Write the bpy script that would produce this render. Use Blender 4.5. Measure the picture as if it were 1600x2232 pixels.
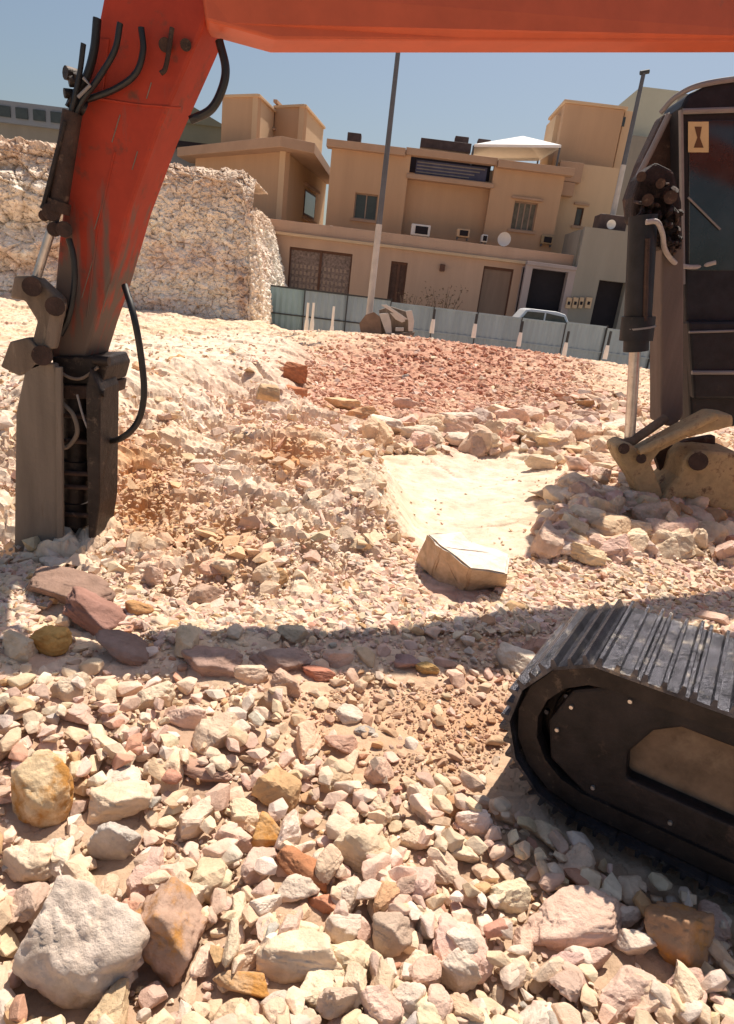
import bpy, bmesh, math, random
import numpy as np
from mathutils import Vector, Matrix
for o in list(bpy.data.objects): bpy.data.objects.remove(o)
S = bpy.context.scene
COL = S.collection
R_ = math.radians
rng = np.random.default_rng(7)
random.seed(7)

# ------------------------------------------------------------------ camera
F_PX, CX, CY, HCAM = 1400.0, 800.0, 1116.0, 1.9
pit, rol = R_(19), R_(6.9)
FW = np.array([0, math.cos(pit), -math.sin(pit)])
r0 = np.array([1.0, 0, 0]); u0 = np.array([0, math.sin(pit), math.cos(pit)])
RT = math.cos(rol)*r0 + math.sin(rol)*u0
UP = -math.sin(rol)*r0 + math.cos(rol)*u0
CAM = np.array([0, 0, HCAM])
cd = bpy.data.cameras.new('camera'); cam = bpy.data.objects.new('camera', cd); COL.objects.link(cam)
m = Matrix(((RT[0], UP[0], -FW[0], 0), (RT[1], UP[1], -FW[1], 0), (RT[2], UP[2], -FW[2], HCAM), (0, 0, 0, 1)))
cam.matrix_world = m
cd.sensor_fit = 'VERTICAL'; cd.sensor_height = 24; cd.lens = 24*F_PX/2232
cd.clip_start = 0.05; cd.clip_end = 3000
S.camera = cam
S.render.resolution_x = 734; S.render.resolution_y = 1024

# ------------------------------------------------------------------ light
SUN_EL, SUN_AZ = R_(63.5), (0.42, 0.907)          # direction towards the sun (x, y)
az = math.atan2(SUN_AZ[0], SUN_AZ[1])          # clockwise from +Y
W = bpy.data.worlds.new('World'); S.world = W; W.use_nodes = True
wn = W.node_tree; bg = wn.nodes['Background']
sky = wn.nodes.new('ShaderNodeTexSky'); sky.sky_type = 'NISHITA'; sky.sun_disc = False
sky.sun_elevation = SUN_EL; sky.sun_rotation = az
sky.air_density = 1.3; sky.dust_density = 2.6; sky.ozone_density = 2.0
wn.links.new(sky.outputs[0], bg.inputs[0]); bg.inputs[1].default_value = 0.074
sl = bpy.data.lights.new('sun', 'SUN'); so = bpy.data.objects.new('sun', sl); COL.objects.link(so)
sl.energy = 5.0; sl.angle = R_(0.5); sl.color = (1.0, 0.90, 0.77)
d = Vector((math.sin(az)*math.cos(SUN_EL), math.cos(az)*math.cos(SUN_EL), math.sin(SUN_EL)))
so.rotation_euler = d.to_track_quat('Z', 'Y').to_euler(); so.location = (20, 20, 40)
S.view_settings.view_transform = 'Standard'; S.view_settings.look = 'None'
S.view_settings.exposure = 0.3; S.view_settings.gamma = 1

# ------------------------------------------------------------------ pixel helpers (used only to find real places)
def ray(x, y): return FW + RT*((x-CX)/F_PX) + UP*((CY-y)/F_PX)
def gz(x, y, z=0.0):
    d = ray(x, y); t = (z-HCAM)/d[2]; return CAM + d*t
def on(x, y, Y):
    d = ray(x, y); return CAM + d*(Y/d[1])
def prj(P):
    v = np.asarray(P)-CAM; w = v@FW
    return CX+F_PX*(v@RT)/w, CY-F_PX*(v@UP)/w
def rect(Y, x0, y0, x1, y1):
    ym, xm = (y0+y1)/2, (x0+x1)/2
    return on(x0, ym, Y)[0], on(x1, ym, Y)[0], on(xm, y1, Y)[2], on(xm, y0, Y)[2]

# ------------------------------------------------------------------ materials
MATS = {}
def mat(name, col, rough=0.8, metal=0.0, var=0.15, scale=3.0, bump=0.0, bscale=30.0, col2=None, dirt=None, streak=False, spec=0.3, attr=None, objcol=False, zdirt=None):
    if name in MATS: return MATS[name]
    M = bpy.data.materials.new(name); M.use_nodes = True
    n = M.node_tree.nodes; L = M.node_tree.links; b = n['Principled BSDF']
    b.inputs['Roughness'].default_value = rough; b.inputs['Metallic'].default_value = metal
    b.inputs['Specular IOR Level'].default_value = spec
    geo = n.new('ShaderNodeNewGeometry')
    nz = n.new('ShaderNodeTexNoise'); nz.inputs['Scale'].default_value = scale; nz.inputs['Detail'].default_value = 6; nz.inputs['Roughness'].default_value = 0.65
    mp = n.new('ShaderNodeMapping'); L.new(geo.outputs['Position'], mp.inputs['Vector']); L.new(mp.outputs[0], nz.inputs['Vector'])
    if streak: mp.inputs['Scale'].default_value = (1, 1, 0.12)
    rp = n.new('ShaderNodeMapRange'); rp.inputs[1].default_value = 0.3; rp.inputs[2].default_value = 0.7
    rp.inputs[3].default_value = 0; rp.inputs[4].default_value = 1; L.new(nz.outputs['Fac'], rp.inputs[0])
    mx = n.new('ShaderNodeMix'); mx.data_type = 'RGBA'
    L.new(rp.outputs[0], mx.inputs[0])
    if attr or objcol:
        if attr:
            a = n.new('ShaderNodeAttribute'); a.attribute_name = attr; src = a.outputs['Color']
        else:
            a = n.new('ShaderNodeObjectInfo'); src = a.outputs['Color']
        for k, s_ in ((6, 1-var), (7, 1+var)):
            mm = n.new('ShaderNodeMix'); mm.data_type = 'RGBA'; mm.blend_type = 'MULTIPLY'; mm.inputs[0].default_value = 1
            L.new(src, mm.inputs[6]); mm.inputs[7].default_value = (s_*(1.03 if k == 6 else 1), s_, s_*(0.95 if k == 6 else 1.0), 1)
            L.new(mm.outputs[2], mx.inputs[k])
    else:
        mx.inputs[6].default_value = (*[min(1, c*(1-var)) for c in col], 1)
        c2 = col2 or [min(1, c*(1+var)) for c in col]
        mx.inputs[7].default_value = (*c2, 1)
    out = mx.outputs[2]
    if dirt:
        n2 = n.new('ShaderNodeTexNoise'); n2.inputs['Scale'].default_value = dirt[1]; n2.inputs['Detail'].default_value = 8; n2.inputs['Roughness'].default_value = 0.7
        L.new(mp.outputs[0], n2.inputs['Vector'])
        r2 = n.new('ShaderNodeMapRange'); r2.inputs[1].default_value = dirt[2]; r2.inputs[2].default_value = dirt[2]+0.12
        L.new(n2.outputs['Fac'], r2.inputs[0])
        m2 = n.new('ShaderNodeMix'); m2.data_type = 'RGBA'; L.new(r2.outputs[0], m2.inputs[0]); L.new(out, m2.inputs[6]); m2.inputs[7].default_value = (*dirt[0], 1)
        out = m2.outputs[2]
    if zdirt:   # mud on the lower part: (colour, z where full, z where none)
        sx = n.new('ShaderNodeSeparateXYZ'); L.new(geo.outputs['Position'], sx.inputs[0])
        r3 = n.new('ShaderNodeMapRange'); r3.inputs[1].default_value = zdirt[2]; r3.inputs[2].default_value = zdirt[1]; L.new(sx.outputs[2], r3.inputs[0])
        n3 = n.new('ShaderNodeTexNoise'); n3.inputs['Scale'].default_value = 9; n3.inputs['Detail'].default_value = 8
        mp3 = n.new('ShaderNodeMapping'); mp3.inputs['Scale'].default_value = (1.6, 1.6, 0.25); mp3.inputs['Rotation'].default_value = (0, R_(22), 0); L.new(geo.outputs['Position'], mp3.inputs[0]); L.new(mp3.outputs[0], n3.inputs['Vector'])
        ad = n.new('ShaderNodeMath'); ad.operation = 'MULTIPLY_ADD'; ad.inputs[1].default_value = 2.4; L.new(n3.outputs['Fac'], ad.inputs[0]); L.new(r3.outputs[0], ad.inputs[2])
        r4 = n.new('ShaderNodeMapRange'); r4.inputs[1].default_value = 1.55; r4.inputs[2].default_value = 2.1; L.new(ad.outputs[0], r4.inputs[0])
        m3 = n.new('ShaderNodeMix'); m3.data_type = 'RGBA'; L.new(r4.outputs[0], m3.inputs[0]); L.new(out, m3.inputs[6]); m3.inputs[7].default_value = (*zdirt[0], 1)
        out = m3.outputs[2]
    L.new(out, b.inputs['Base Color'])
    if bump:
        n4 = n.new('ShaderNodeTexNoise'); n4.inputs['Scale'].default_value = bscale; n4.inputs['Detail'].default_value = 7; n4.inputs['Roughness'].default_value = 0.7
        L.new(geo.outputs['Position'], n4.inputs['Vector'])
        bp = n.new('ShaderNodeBump'); bp.inputs['Strength'].default_value = 1.0; bp.inputs['Distance'].default_value = bump
        L.new(n4.outputs['Fac'], bp.inputs['Height']); L.new(bp.outputs[0], b.inputs['Normal'])
    MATS[name] = M
    return M

mat('terrain', (.5, .4, .3), 0.95, var=0.22, scale=6, bump=0.012, bscale=22, attr='tint', spec=0.1)
mat('bank', (.5, .4, .3), 0.95, var=0.2, scale=3, bump=0.05, bscale=7, attr='tint', spec=0.1)
mat('stone', (.5, .4, .3), 0.92, var=0.18, scale=16, bump=0.008, bscale=45, attr='tint', spec=0.15)
mat('stone_single', (.5, .4, .3), 0.9, var=0.24, scale=9, bump=0.013, bscale=30, objcol=True, spec=0.15)
mat('stone_stained', (.5, .4, .3), 0.9, var=0.2, scale=9, bump=0.010, bscale=26, objcol=True, dirt=((.52, .25, .07), 5.5, .5), spec=0.15)
mat('orange', (.40, .038, .013), 0.62, var=0.16, scale=4, bump=0.002, bscale=14, dirt=((.17, .045, .025), 7, .56), zdirt=((.15, .10, .075), 1.45, 2.6), spec=0.4)
mat('boom_orange_lit', (.50, .095, .04), 0.55, var=0.12, scale=3, bump=0.002, bscale=10, dirt=((.3, .10, .06), 5, .63), spec=0.4)  # the stick's orange made lighter, bounce and sky light painted in
mat('mud_steel', (.20, .15, .115), 0.8, var=0.35, scale=7, bump=0.008, bscale=25, dirt=((.34, .27, .2), 11, .58), streak=True)
mat('pale_mud_steel', (.19, .152, .122), 0.85, var=0.25, scale=6, bump=0.006, bscale=25, dirt=((.12, .085, .06), 8, .6), streak=True)
mat('dark_steel', (.030, .022, .020), 0.5, metal=.3, var=0.5, scale=9, bump=0.006, bscale=30, dirt=((.12, .085, .065), 12, .58))
mat('guard_black', (.020, .014, .014), 0.55, var=0.6, scale=9, bump=0.008, bscale=26, dirt=((.085, .05, .04), 7, .60))
mat('rust_dark', (.055, .030, .022), 0.65, var=0.5, scale=9, bump=0.01, bscale=28, dirt=((.16, .10, .07), 14, .57))
mat('black_mud', (.030, .020, .019), 0.7, var=0.6, scale=10, bump=0.02, bscale=16, dirt=((.13, .075, .055), 6, .54))
mat('track_steel', (.075, .075, .09), 0.27, metal=.8, var=0.6, scale=14, bump=0.008, bscale=35, dirt=((.30, .27, .24), 13, .57))
mat('frame_mud', (.17, .115, .078), 0.85, var=0.35, scale=8, bump=0.01, bscale=22, dirt=((.24, .17, .115), 5, .56))
mat('rubber', (.012, .011, .012), 0.45, var=0.3, scale=12, spec=0.5)
mat('grey_hose', (.42, .37, .35), 0.6, var=0.2, scale=12)
mat('chrome', (.55, .5, .46), 0.3, metal=.7, var=0.2, scale=10, dirt=((.3, .2, .13), 14, .6))
mat('column_mud', (.155, .115, .10), 0.8, var=0.25, scale=5, bump=0.005, bscale=20, dirt=((.28, .19, .13), 7, .60), streak=True)
mat('worn_yellow', (.42, .30, .17), 0.75, var=0.3, scale=9, bump=0.008, bscale=25, dirt=((.16, .09, .055), 9, .54))
mat('cab_black', (.014, .013, .017), 0.55, var=0.5, scale=7, bump=0.003, bscale=15, dirt=((.05, .036, .032), 5, .62), spec=0.35)
mat('cab_glass', (.018, .021, .026), 0.12, var=0.5, scale=3, spec=0.7)
mat('trim_grey', (.24, .22, .215), 0.5, var=0.15)
mat('sticker', (.62, .47, .25), 0.6, var=0.08)
mat('sticker_ink', (.12, .06, .03), 0.7)
WARM = dict(rough=0.93, bump=0.01, bscale=12, spec=0.1)
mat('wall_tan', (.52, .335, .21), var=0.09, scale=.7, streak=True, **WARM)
mat('wall_light_and_lit', (.60, .43, .28), var=0.07, scale=.7, streak=True, **WARM)  # light tan; on flanks and tower sides it paints in sunlight
mat('wall_pink', (.52, .35, .255), var=0.10, scale=.8, streak=True, **WARM)
mat('cornice', (.44, .29, .20), var=0.08, scale=1, **WARM)
mat('wall_grey', (.30, .275, .235), var=0.10, scale=.8, streak=True, **WARM)
mat('wall_mauve', (.36, .30, .29), var=0.10, scale=.8, streak=True, **WARM)
mat('wall_pale', (.50, .50, .41), var=0.06, scale=.6, **WARM)
mat('wall_far', (.27, .29, .32), var=0.08, scale=.4, **WARM)
mat('window_glass', (.05, .055, .05), 0.15, var=0.3, scale=2, spec=0.6)
mat('curtain', (.16, .15, .12), 0.8, var=0.3, scale=5)
mat('frame_brown', (.12, .055, .035), 0.6)
mat('frame_tan', (.36, .26, .2), 0.7)
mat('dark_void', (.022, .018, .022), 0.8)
mat('door_brown', (.10, .05, .035), 0.6, var=0.3, scale=4)
mat('garage_mesh', (.23, .165, .14), 0.7, var=0.55, scale=9)
mat('garage_tan', (.26, .175, .13), 0.7, var=0.15, scale=3, streak=True)
mat('louvre', (.07, .075, .14), 0.5, var=0.25, scale=3)
mat('white_paint', (.78, .76, .72), 0.6, var=0.06)
mat('tent_white', (.82, .80, .78), 0.8, var=0.04)
mat('roof_dark', (.09, .06, .055), 0.7, var=0.3)
mat('fence_teal', (.25, .37, .42), 0.5, var=0.14, scale=2, streak=True)
mat('fence_grey', (.27, .35, .41), 0.5, var=0.14, scale=2, streak=True)
mat('fence_dark', (.045, .05, .055), 0.6)
mat('pole_metal', (.13, .13, .14), 0.5, metal=.3, var=0.15)
mat('pole_pale', (.52, .48, .44), 0.6, var=0.12)
mat('base_brown', (.20, .135, .10), 0.9, var=0.25, bump=0.02, bscale=6)
mat('sack_white', (.70, .64, .60), 0.85, var=0.1, scale=3, bump=0.03, bscale=5, dirt=((.12, .09, .085), 2.6, .52))
mat('car_white', (.62, .63, .65), 0.3, spec=0.5, var=0.04)
mat('tyre', (.02, .02, .02), 0.8)
mat('leaf_dry', (.16, .115, .07), 0.8, var=0.4, scale=10)
mat('green_roof', (.22, .22, .16), 0.9, var=0.1, scale=.5)

# ------------------------------------------------------------------ mesh helpers
def tag(o, label=None, cat=None, group=None, kind=None):
    if label: o['label'] = label
    if cat: o['category'] = cat
    if group: o['group'] = group
    if kind: o['kind'] = kind
    return o
def empty(name, loc, label, cat, group=None):
    o = bpy.data.objects.new(name, None); COL.objects.link(o); o.location = loc; o.empty_display_size = .2
    return tag(o, label, cat, group)
def link(name, me, material, parent=None, bevel=0.0, smooth=False, label=None):
    o = bpy.data.objects.new(name, me); COL.objects.link(o)
    if material is not None: me.materials.append(MATS[material])
    if parent is not None:
        o.parent = parent
        o.matrix_parent_inverse = Matrix.Translation(-WLOC(parent))
    if smooth:
        me.polygons.foreach_set('use_smooth', [True]*len(me.polygons))
    if bevel:
        b = o.modifiers.new('bevel', 'BEVEL'); b.width = bevel; b.segments = 2; b.limit_method = 'ANGLE'; b.angle_limit = R_(35)
    if label: o['label'] = label
    return o
def WLOC(o):
    v = o.location.copy()
    return v if o.parent is None else v*0     # parts keep the identity as their world matrix
class MB:
    def __init__(s): s.v = []; s.f = []
    def add(s, v, f):
        k = len(s.v); s.v += [tuple(map(float, p)) for p in v]; s.f += [tuple(i+k for i in q) for q in f]; return s
    def box(s, x0, x1, y0, y1, z0, z1):
        return s.add([(x0, y0, z0), (x1, y0, z0), (x1, y1, z0), (x0, y1, z0), (x0, y0, z1), (x1, y0, z1), (x1, y1, z1), (x0, y1, z1)],
                     [(0, 3, 2, 1), (4, 5, 6, 7), (0, 1, 5, 4), (1, 2, 6, 5), (2, 3, 7, 6), (3, 0, 4, 7)])
    def prism(s, pts, off):        # planar polygon pushed along a vector
        n = len(pts); o = np.array(off)
        a = [np.array(p) for p in pts]
        return s.add(a+[p+o for p in a], [tuple(range(n)), tuple(range(2*n-1, n-1, -1))]+[(i, i+n, (i+1) % n+n, (i+1) % n) for i in range(n)])
    def tube(s, pts, r, n=10, caps=True):
        P = [Vector(p) for p in pts]; m_ = len(P); rs = r if hasattr(r, '__len__') else [r]*m_
        ref = Vector((0.31, 0.2, 0.93)); V = []
        t0 = (P[1]-P[0]).normalized(); u = ref.cross(t0)
        if u.length < .1: u = Vector((1, 0, 0)).cross(t0)
        u.normalize()
        for i in range(m_):
            t = (P[min(i+1, m_-1)]-P[max(i-1, 0)]).normalized()
            u = (u-t*u.dot(t)).normalized(); w = t.cross(u)
            for k in range(n):
                a = 2*math.pi*k/n; V.append(P[i]+(u*math.cos(a)+w*math.sin(a))*rs[i])
        Fc = [(i*n+k, i*n+(k+1) % n, (i+1)*n+(k+1) % n, (i+1)*n+k) for i in range(m_-1) for k in range(n)]
        if caps: Fc += [tuple(range(n-1, -1, -1)), tuple(range((m_-1)*n, m_*n))]
        return s.add(V, Fc)
    def build(s, name, material, parent=None, bevel=0.0, smooth=False, label=None):
        me = bpy.data.meshes.new(name); me.from_pydata(s.v, [], s.f)
        bm = bmesh.new(); bm.from_mesh(me); bmesh.ops.recalc_face_normals(bm, faces=bm.faces); bm.to_mesh(me); bm.free()
        if smooth:
            me.polygons.foreach_set('use_smooth', [True]*len(me.polygons))
            try: me.set_sharp_from_angle(angle=R_(40))
            except Exception: pass
        return link(name, me, material, parent, bevel, False, label)
def curve(pts, n=8):               # Catmull-Rom through points
    P = [np.array(p, float) for p in pts]; P = [2*P[0]-P[1]]+P+[2*P[-1]-P[-2]]; out = []
    for i in range(1, len(P)-2):
        for k in range(n):
            t = k/n; a, b, c, e = P[i-1], P[i], P[i+1], P[i+2]
            out.append(.5*((2*b)+(c-a)*t+(2*a-5*b+4*c-e)*t*t+(3*b-a-3*c+e)*t**3))
    out.append(P[-2]); return out

# ------------------------------------------------------------------ numpy noise
TAB = rng.random((256, 256)); T2 = rng.random((256, 256, 4))
def vn(x, y):
    xi = np.floor(x).astype(int); yi = np.floor(y).astype(int); fx = x-xi; fy = y-yi
    fx = fx*fx*(3-2*fx); fy = fy*fy*(3-2*fy); xi &= 255; yi &= 255; x2 = (xi+1) & 255; y2 = (yi+1) & 255
    return (TAB[xi, yi]*(1-fx)+TAB[x2, yi]*fx)*(1-fy)+(TAB[xi, y2]*(1-fx)+TAB[x2, y2]*fx)*fy
def fbm(x, y, o=4, g=.5):
    a = 1; t = 0; s = 0
    for k in range(o):
        t = t+a*(vn(x*2**k+17.3*k, y*2**k+9.1*k)-.5); s += a; a *= g
    return t/s*2
def chunk(x, y, seed=0):           # blocky tilted cells with cracks: returns height about -.5...5, cell id value
    xi = np.floor(x).astype(int); yi = np.floor(y).astype(int)
    d1 = np.full(x.shape, 9.0); d2 = d1.copy(); h = np.zeros(x.shape); idv = np.zeros(x.shape)
    for i in (-1, 0, 1):
        for j in (-1, 0, 1):
            cx = xi+i; cy = yi+j; t = T2[(cx+seed*37) & 255, (cy+seed*11) & 255]
            dx = x-(cx+t[..., 0]); dy = y-(cy+t[..., 1]); dd = np.sqrt(dx*dx+dy*dy)
            hh = (t[..., 2]-.5)+(t[..., 3]-.5)*dx*1.4+(T2[(cy+seed) & 255, (cx+5) & 255, 0]-.5)*dy*1.4
            nearer = dd < d1
            d2 = np.where(nearer, d1, np.minimum(d2, dd)); h = np.where(nearer, hh, h); idv = np.where(nearer, t[..., 3], idv); d1 = np.where(nearer, dd, d1)
    crack = np.clip((d2-d1)/.16, 0, 1)
    return h-(1-crack)*.55, idv
def sstep(x): x = np.clip(x, 0, 1); return x*x*(3-2*x)
def polymask(x, y, poly, soft):
    P = [(float(a), float(b)) for a, b in poly]; n = len(P)
    ins = np.zeros(x.shape, bool); dm = np.full(x.shape, 1e9)
    for i in range(n):
        ax, ay = P[i]; bx, by = P[(i+1) % n]
        c = ((ay > y) != (by > y)) & (x < (bx-ax)*(y-ay)/((by-ay) if by != ay else 1e-9)+ax); ins ^= c
        ex, ey = bx-ax, by-ay; t = np.clip(((x-ax)*ex+(y-ay)*ey)/(ex*ex+ey*ey), 0, 1)
        dm = np.minimum(dm, np.hypot(x-ax-t*ex, y-ay-t*ey))
    return sstep(.5+np.where(ins, dm, -dm)/soft*.5)
def gp(pts, z=0.0): return [tuple(gz(a, b, z)[:2]) for a, b in pts]

LEDGE = gp([(-80, 960), (225, 930), (420, 900), (520, 870), (600, 905), (700, 930), (800, 985), (858, 1040), (872, 1120), (850, 1160), (790, 1200), (640, 1240), (450, 1240), (200, 1200), (60, 1150), (-150, 1150)], .2)
BENCH = gp([(-80, 740), (225, 715), (560, 725), (670, 745), (672, 790), (655, 845), (610, 868), (520, 858), (420, 885), (225, 905), (-80, 940)], .6)
SHELF = gp([(850, 1005), (1130, 1010), (1190, 1050), (1150, 1110), (1120, 1200), (1000, 1200), (880, 1160)])
PILE = gp([(1130, 1000), (1330, 960), (1480, 1000), (1600, 1080), (1600, 1190), (1300, 1230), (1160, 1200), (1200, 1090)])
RUB2 = gp([(650, 885), (900, 860), (1250, 870), (1400, 900), (1400, 1000), (1150, 1000), (850, 990), (690, 930)])
REDM = gp([(655, 800), (700, 765), (900, 752), (1100, 765), (1260, 800), (1250, 850), (1000, 885), (720, 880), (640, 860)], .3)
ORG = [gp(a) for a in ([(225, 1060), (330, 1050), (430, 1150), (400, 1250), (300, 1200), (220, 1160)], [(540, 1060), (640, 1035), (740, 1080), (690, 1130), (570, 1110)], [(400, 1200), (500, 1190), (540, 1240), (450, 1270)], [(225, 960), (420, 900), (480, 930), (350, 990), (225, 1010)])]
RSTEP = gp([(600, 780), (680, 770), (690, 900), (640, 915), (600, 880)], .3)
SOIL = gp([(640, 1500), (820, 1490), (1000, 1490), (1170, 1500), (1230, 1560), (1100, 1660), (980, 1720), (820, 1660), (660, 1590)])
NEARZ = gp([(-300, 1460), (400, 1480), (800, 1470), (1150, 1440), (1500, 1380), (1900, 1380), (1900, 2600), (-300, 2600)])

def zones(x, y):
    z = {}
    z['ledge'] = polymask(x, y, LEDGE, .28); z['bench'] = polymask(x, y, BENCH, .7); z['shelf'] = polymask(x, y, SHELF, .7)
    z['pile'] = polymask(x, y, PILE, .8); z['rub'] = polymask(x, y, RUB2, 1.0); z['red'] = polymask(x, y, REDM, 2.5)
    z['org'] = np.maximum.reduce([polymask(x, y, p, .5) for p in ORG]); z['rstep'] = polymask(x, y, RSTEP, .7)
    z['soil'] = polymask(x, y, SOIL, .35); z['near'] = polymask(x, y, NEARZ, .3)
    return z
def hgt(x, y, z=None, fine=True):
    x = np.asarray(x, float); y = np.asarray(y, float)
    if z is None: z = zones(x, y)
    far = sstep((y-9)/6)
    h = -.045*(1-sstep((y-4)/3))+.08*fbm(x*.35, y*.35, 3)+.04*fbm(x*1.3, y*1.3, 3)
    edge = .35*fbm(x*1.1+5, y*1.1, 3)
    h = h+.42*z['ledge']*(1+edge)*sstep((y-3.5)/2.0)+.5*z['bench']+.22*z['pile']+.15*z['rub']-.05*z['shelf']
    crest = np.exp(-((y-21.5-.12*(x-3))/4.2)**2)*sstep((x+5.5)/3.5)
    h = h+.42*crest+.36*np.exp(-((y-18-.1*x)/4.0)**2-((x-2.5)/4.5)**2)
    h = h-.45*sstep((y-23.5)/2.5)*sstep((x+6)/2)+.38*sstep((y-17.5-.12*x*0)/5)*sstep((-3.2-x)/1.6)*(1+.5*fbm(x*.8, y*.8, 3))
    if fine:
        rough = np.clip(.25+.9*z['ledge']+.9*z['bench']+.5*z['pile']+.7*z['rub']+.5*far-.8*z['shelf'], .13, 1.2)*(1-.5*z['near'])
        wx = x+.12*fbm(x*2, y*2, 2); wy = y*1.15+.12*fbm(x*2+8, y*2, 2)
        c1, _ = chunk(wx*2.1, wy*2.1, 1); c2, _ = chunk(wx*5.2, wy*5.2, 2); c3, _ = chunk(wx*11, wy*11, 3)
        c4, _ = chunk(wx*1.1+wy*.4, wy*2.4, 9)
        ang = rough*(.085*c1+.085*c4*z['ledge']+.040*c2+.022*c3)*(1-.6*z['bench'])
        ang = np.where(y > 26, ang*.3, ang)
        h = h+ang+.012*fbm(x*9, y*9, 3)
    return h
CREAM = np.array([.76, .59, .43]); PINK = np.array([.71, .50, .40]); WHITE = np.array([.79, .645, .53]); ORANGE = np.array([.58, .30, .12])
REDC = np.array([.53, .29, .205]); BROWN = np.array([.26, .15, .10]); GREY = np.array([.50, .44, .39]); YEL = np.array([.71, .53, .36])
def mixc(a, b, t): return a*(1-t[..., None])+b*t[..., None]
def tint(x, y, z):
    c = np.broadcast_to(CREAM, x.shape+(3,)).copy()
    n1 = fbm(x*.9, y*.9, 4); n2 = fbm(x*2.3+3, y*2.3, 4); _, cid = chunk(x*4.1, y*4.6, 5); c_l = fbm(x*1.7+9, y*1.7, 3)
    c = mixc(c, YEL, np.clip(n1*1.2, 0, .6)); c = mixc(c, PINK, np.clip(-n1*1.6, 0, .8))
    c = mixc(c, ORANGE, np.clip((n2-.28)*2.0, 0, .5)*(1-z['shelf'])*(1-sstep((y-12)/4)*.6))
    c = mixc(c, REDC*1.1, np.clip((cid-.86)*5, 0, .45)*(1-z['shelf']))
    c = mixc(c, WHITE, z['ledge']*np.clip(.55+c_l, 0, .85)); c = mixc(c, ORANGE, z['org']*np.clip(.55+n2*1.3, 0, .9)); c = mixc(c, REDC*.75, z['rstep']*.85)
    c = mixc(c, REDC, z['red']*np.clip(.95+n2*.6, 0, 1)); c = mixc(c, np.array([.67, .59, .48])*1.0, z['shelf']*.85); c = mixc(c, np.array([.76, .64, .52]), z['bench']*.65)
    c = mixc(c, np.array([.47, .26, .145]), z['soil']*np.clip(.8+n2, .2, 1))
    c = mixc(c, np.array([.44, .31, .22]), z['near']*(1-z['soil'])*.8)  # near ground painted darker brown for the shade between stones
    c = mixc(c, np.array([.42, .34, .27]), sstep((y-25.5)/1.5))
    c = c*(1+.12*fbm(x*6, y*6, 3))[..., None]
    return np.clip(c, .03, .9)

def grid_mesh(name, X, Y, Z, C, material):
    nr, nc = X.shape; me = bpy.data.meshes.new(name)
    co = np.stack([X, Y, Z], -1).reshape(-1, 3).astype(np.float32)
    i = np.arange(nr*nc).reshape(nr, nc)
    q = np.stack([i[:-1, :-1], i[:-1, 1:], i[1:, 1:], i[1:, :-1]], -1).reshape(-1, 4)
    return fast_mesh(name, co, q, C.reshape(-1, 3), material)
def fast_mesh(name, co, q, C, material, smooth=False, parent=None):
    me = bpy.data.meshes.new(name); k = q.shape[1]
    me.vertices.add(len(co)); me.vertices.foreach_set('co', co.astype(np.float32).ravel())
    me.loops.add(q.size); me.loops.foreach_set('vertex_index', q.astype(np.int32).ravel())
    me.polygons.add(len(q)); me.polygons.foreach_set('loop_start', np.arange(0, q.size, k, dtype=np.int32))
    me.polygons.foreach_set('use_smooth', np.full(len(q), smooth, dtype=bool))
    me.update(calc_edges=True)
    if C is not None:
        a = me.color_attributes.new('tint', 'FLOAT_COLOR', 'POINT')
        a.data.foreach_set('color', np.concatenate([C, np.ones((len(C), 1))], 1).astype(np.float32).ravel())
    return link(name, me, material, parent)

# ------------------------------------------------------------------ ground
NA, NR = 900, 1400
th = np.tan(np.linspace(R_(-52), R_(52), NA))
yo = 0.9*np.power(66/0.9, np.linspace(0, 1, NR))[:, None]**1.0      # rows, denser near the viewer
X = yo*th[None, :]; Y = np.broadcast_to(yo-2.0, X.shape)
zz = zones(X, Y); Z = hgt(X, Y, zz)
g = grid_mesh('ground', X, Y, Z, tint(X, Y, zz), 'terrain'); tag(g, kind='structure')
# wide plain that carries the site out to the horizon
pl = MB(); pl.add([(-900, -300, -.9), (900, -300, -.9), (900, 1500, -.9), (-900, 1500, -.9)], [(0, 1, 2, 3)])
mat('plain', (.45, .36, .28), .95, var=.1, scale=.1)
tag(pl.build('plain', 'plain'), kind='structure')

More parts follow.
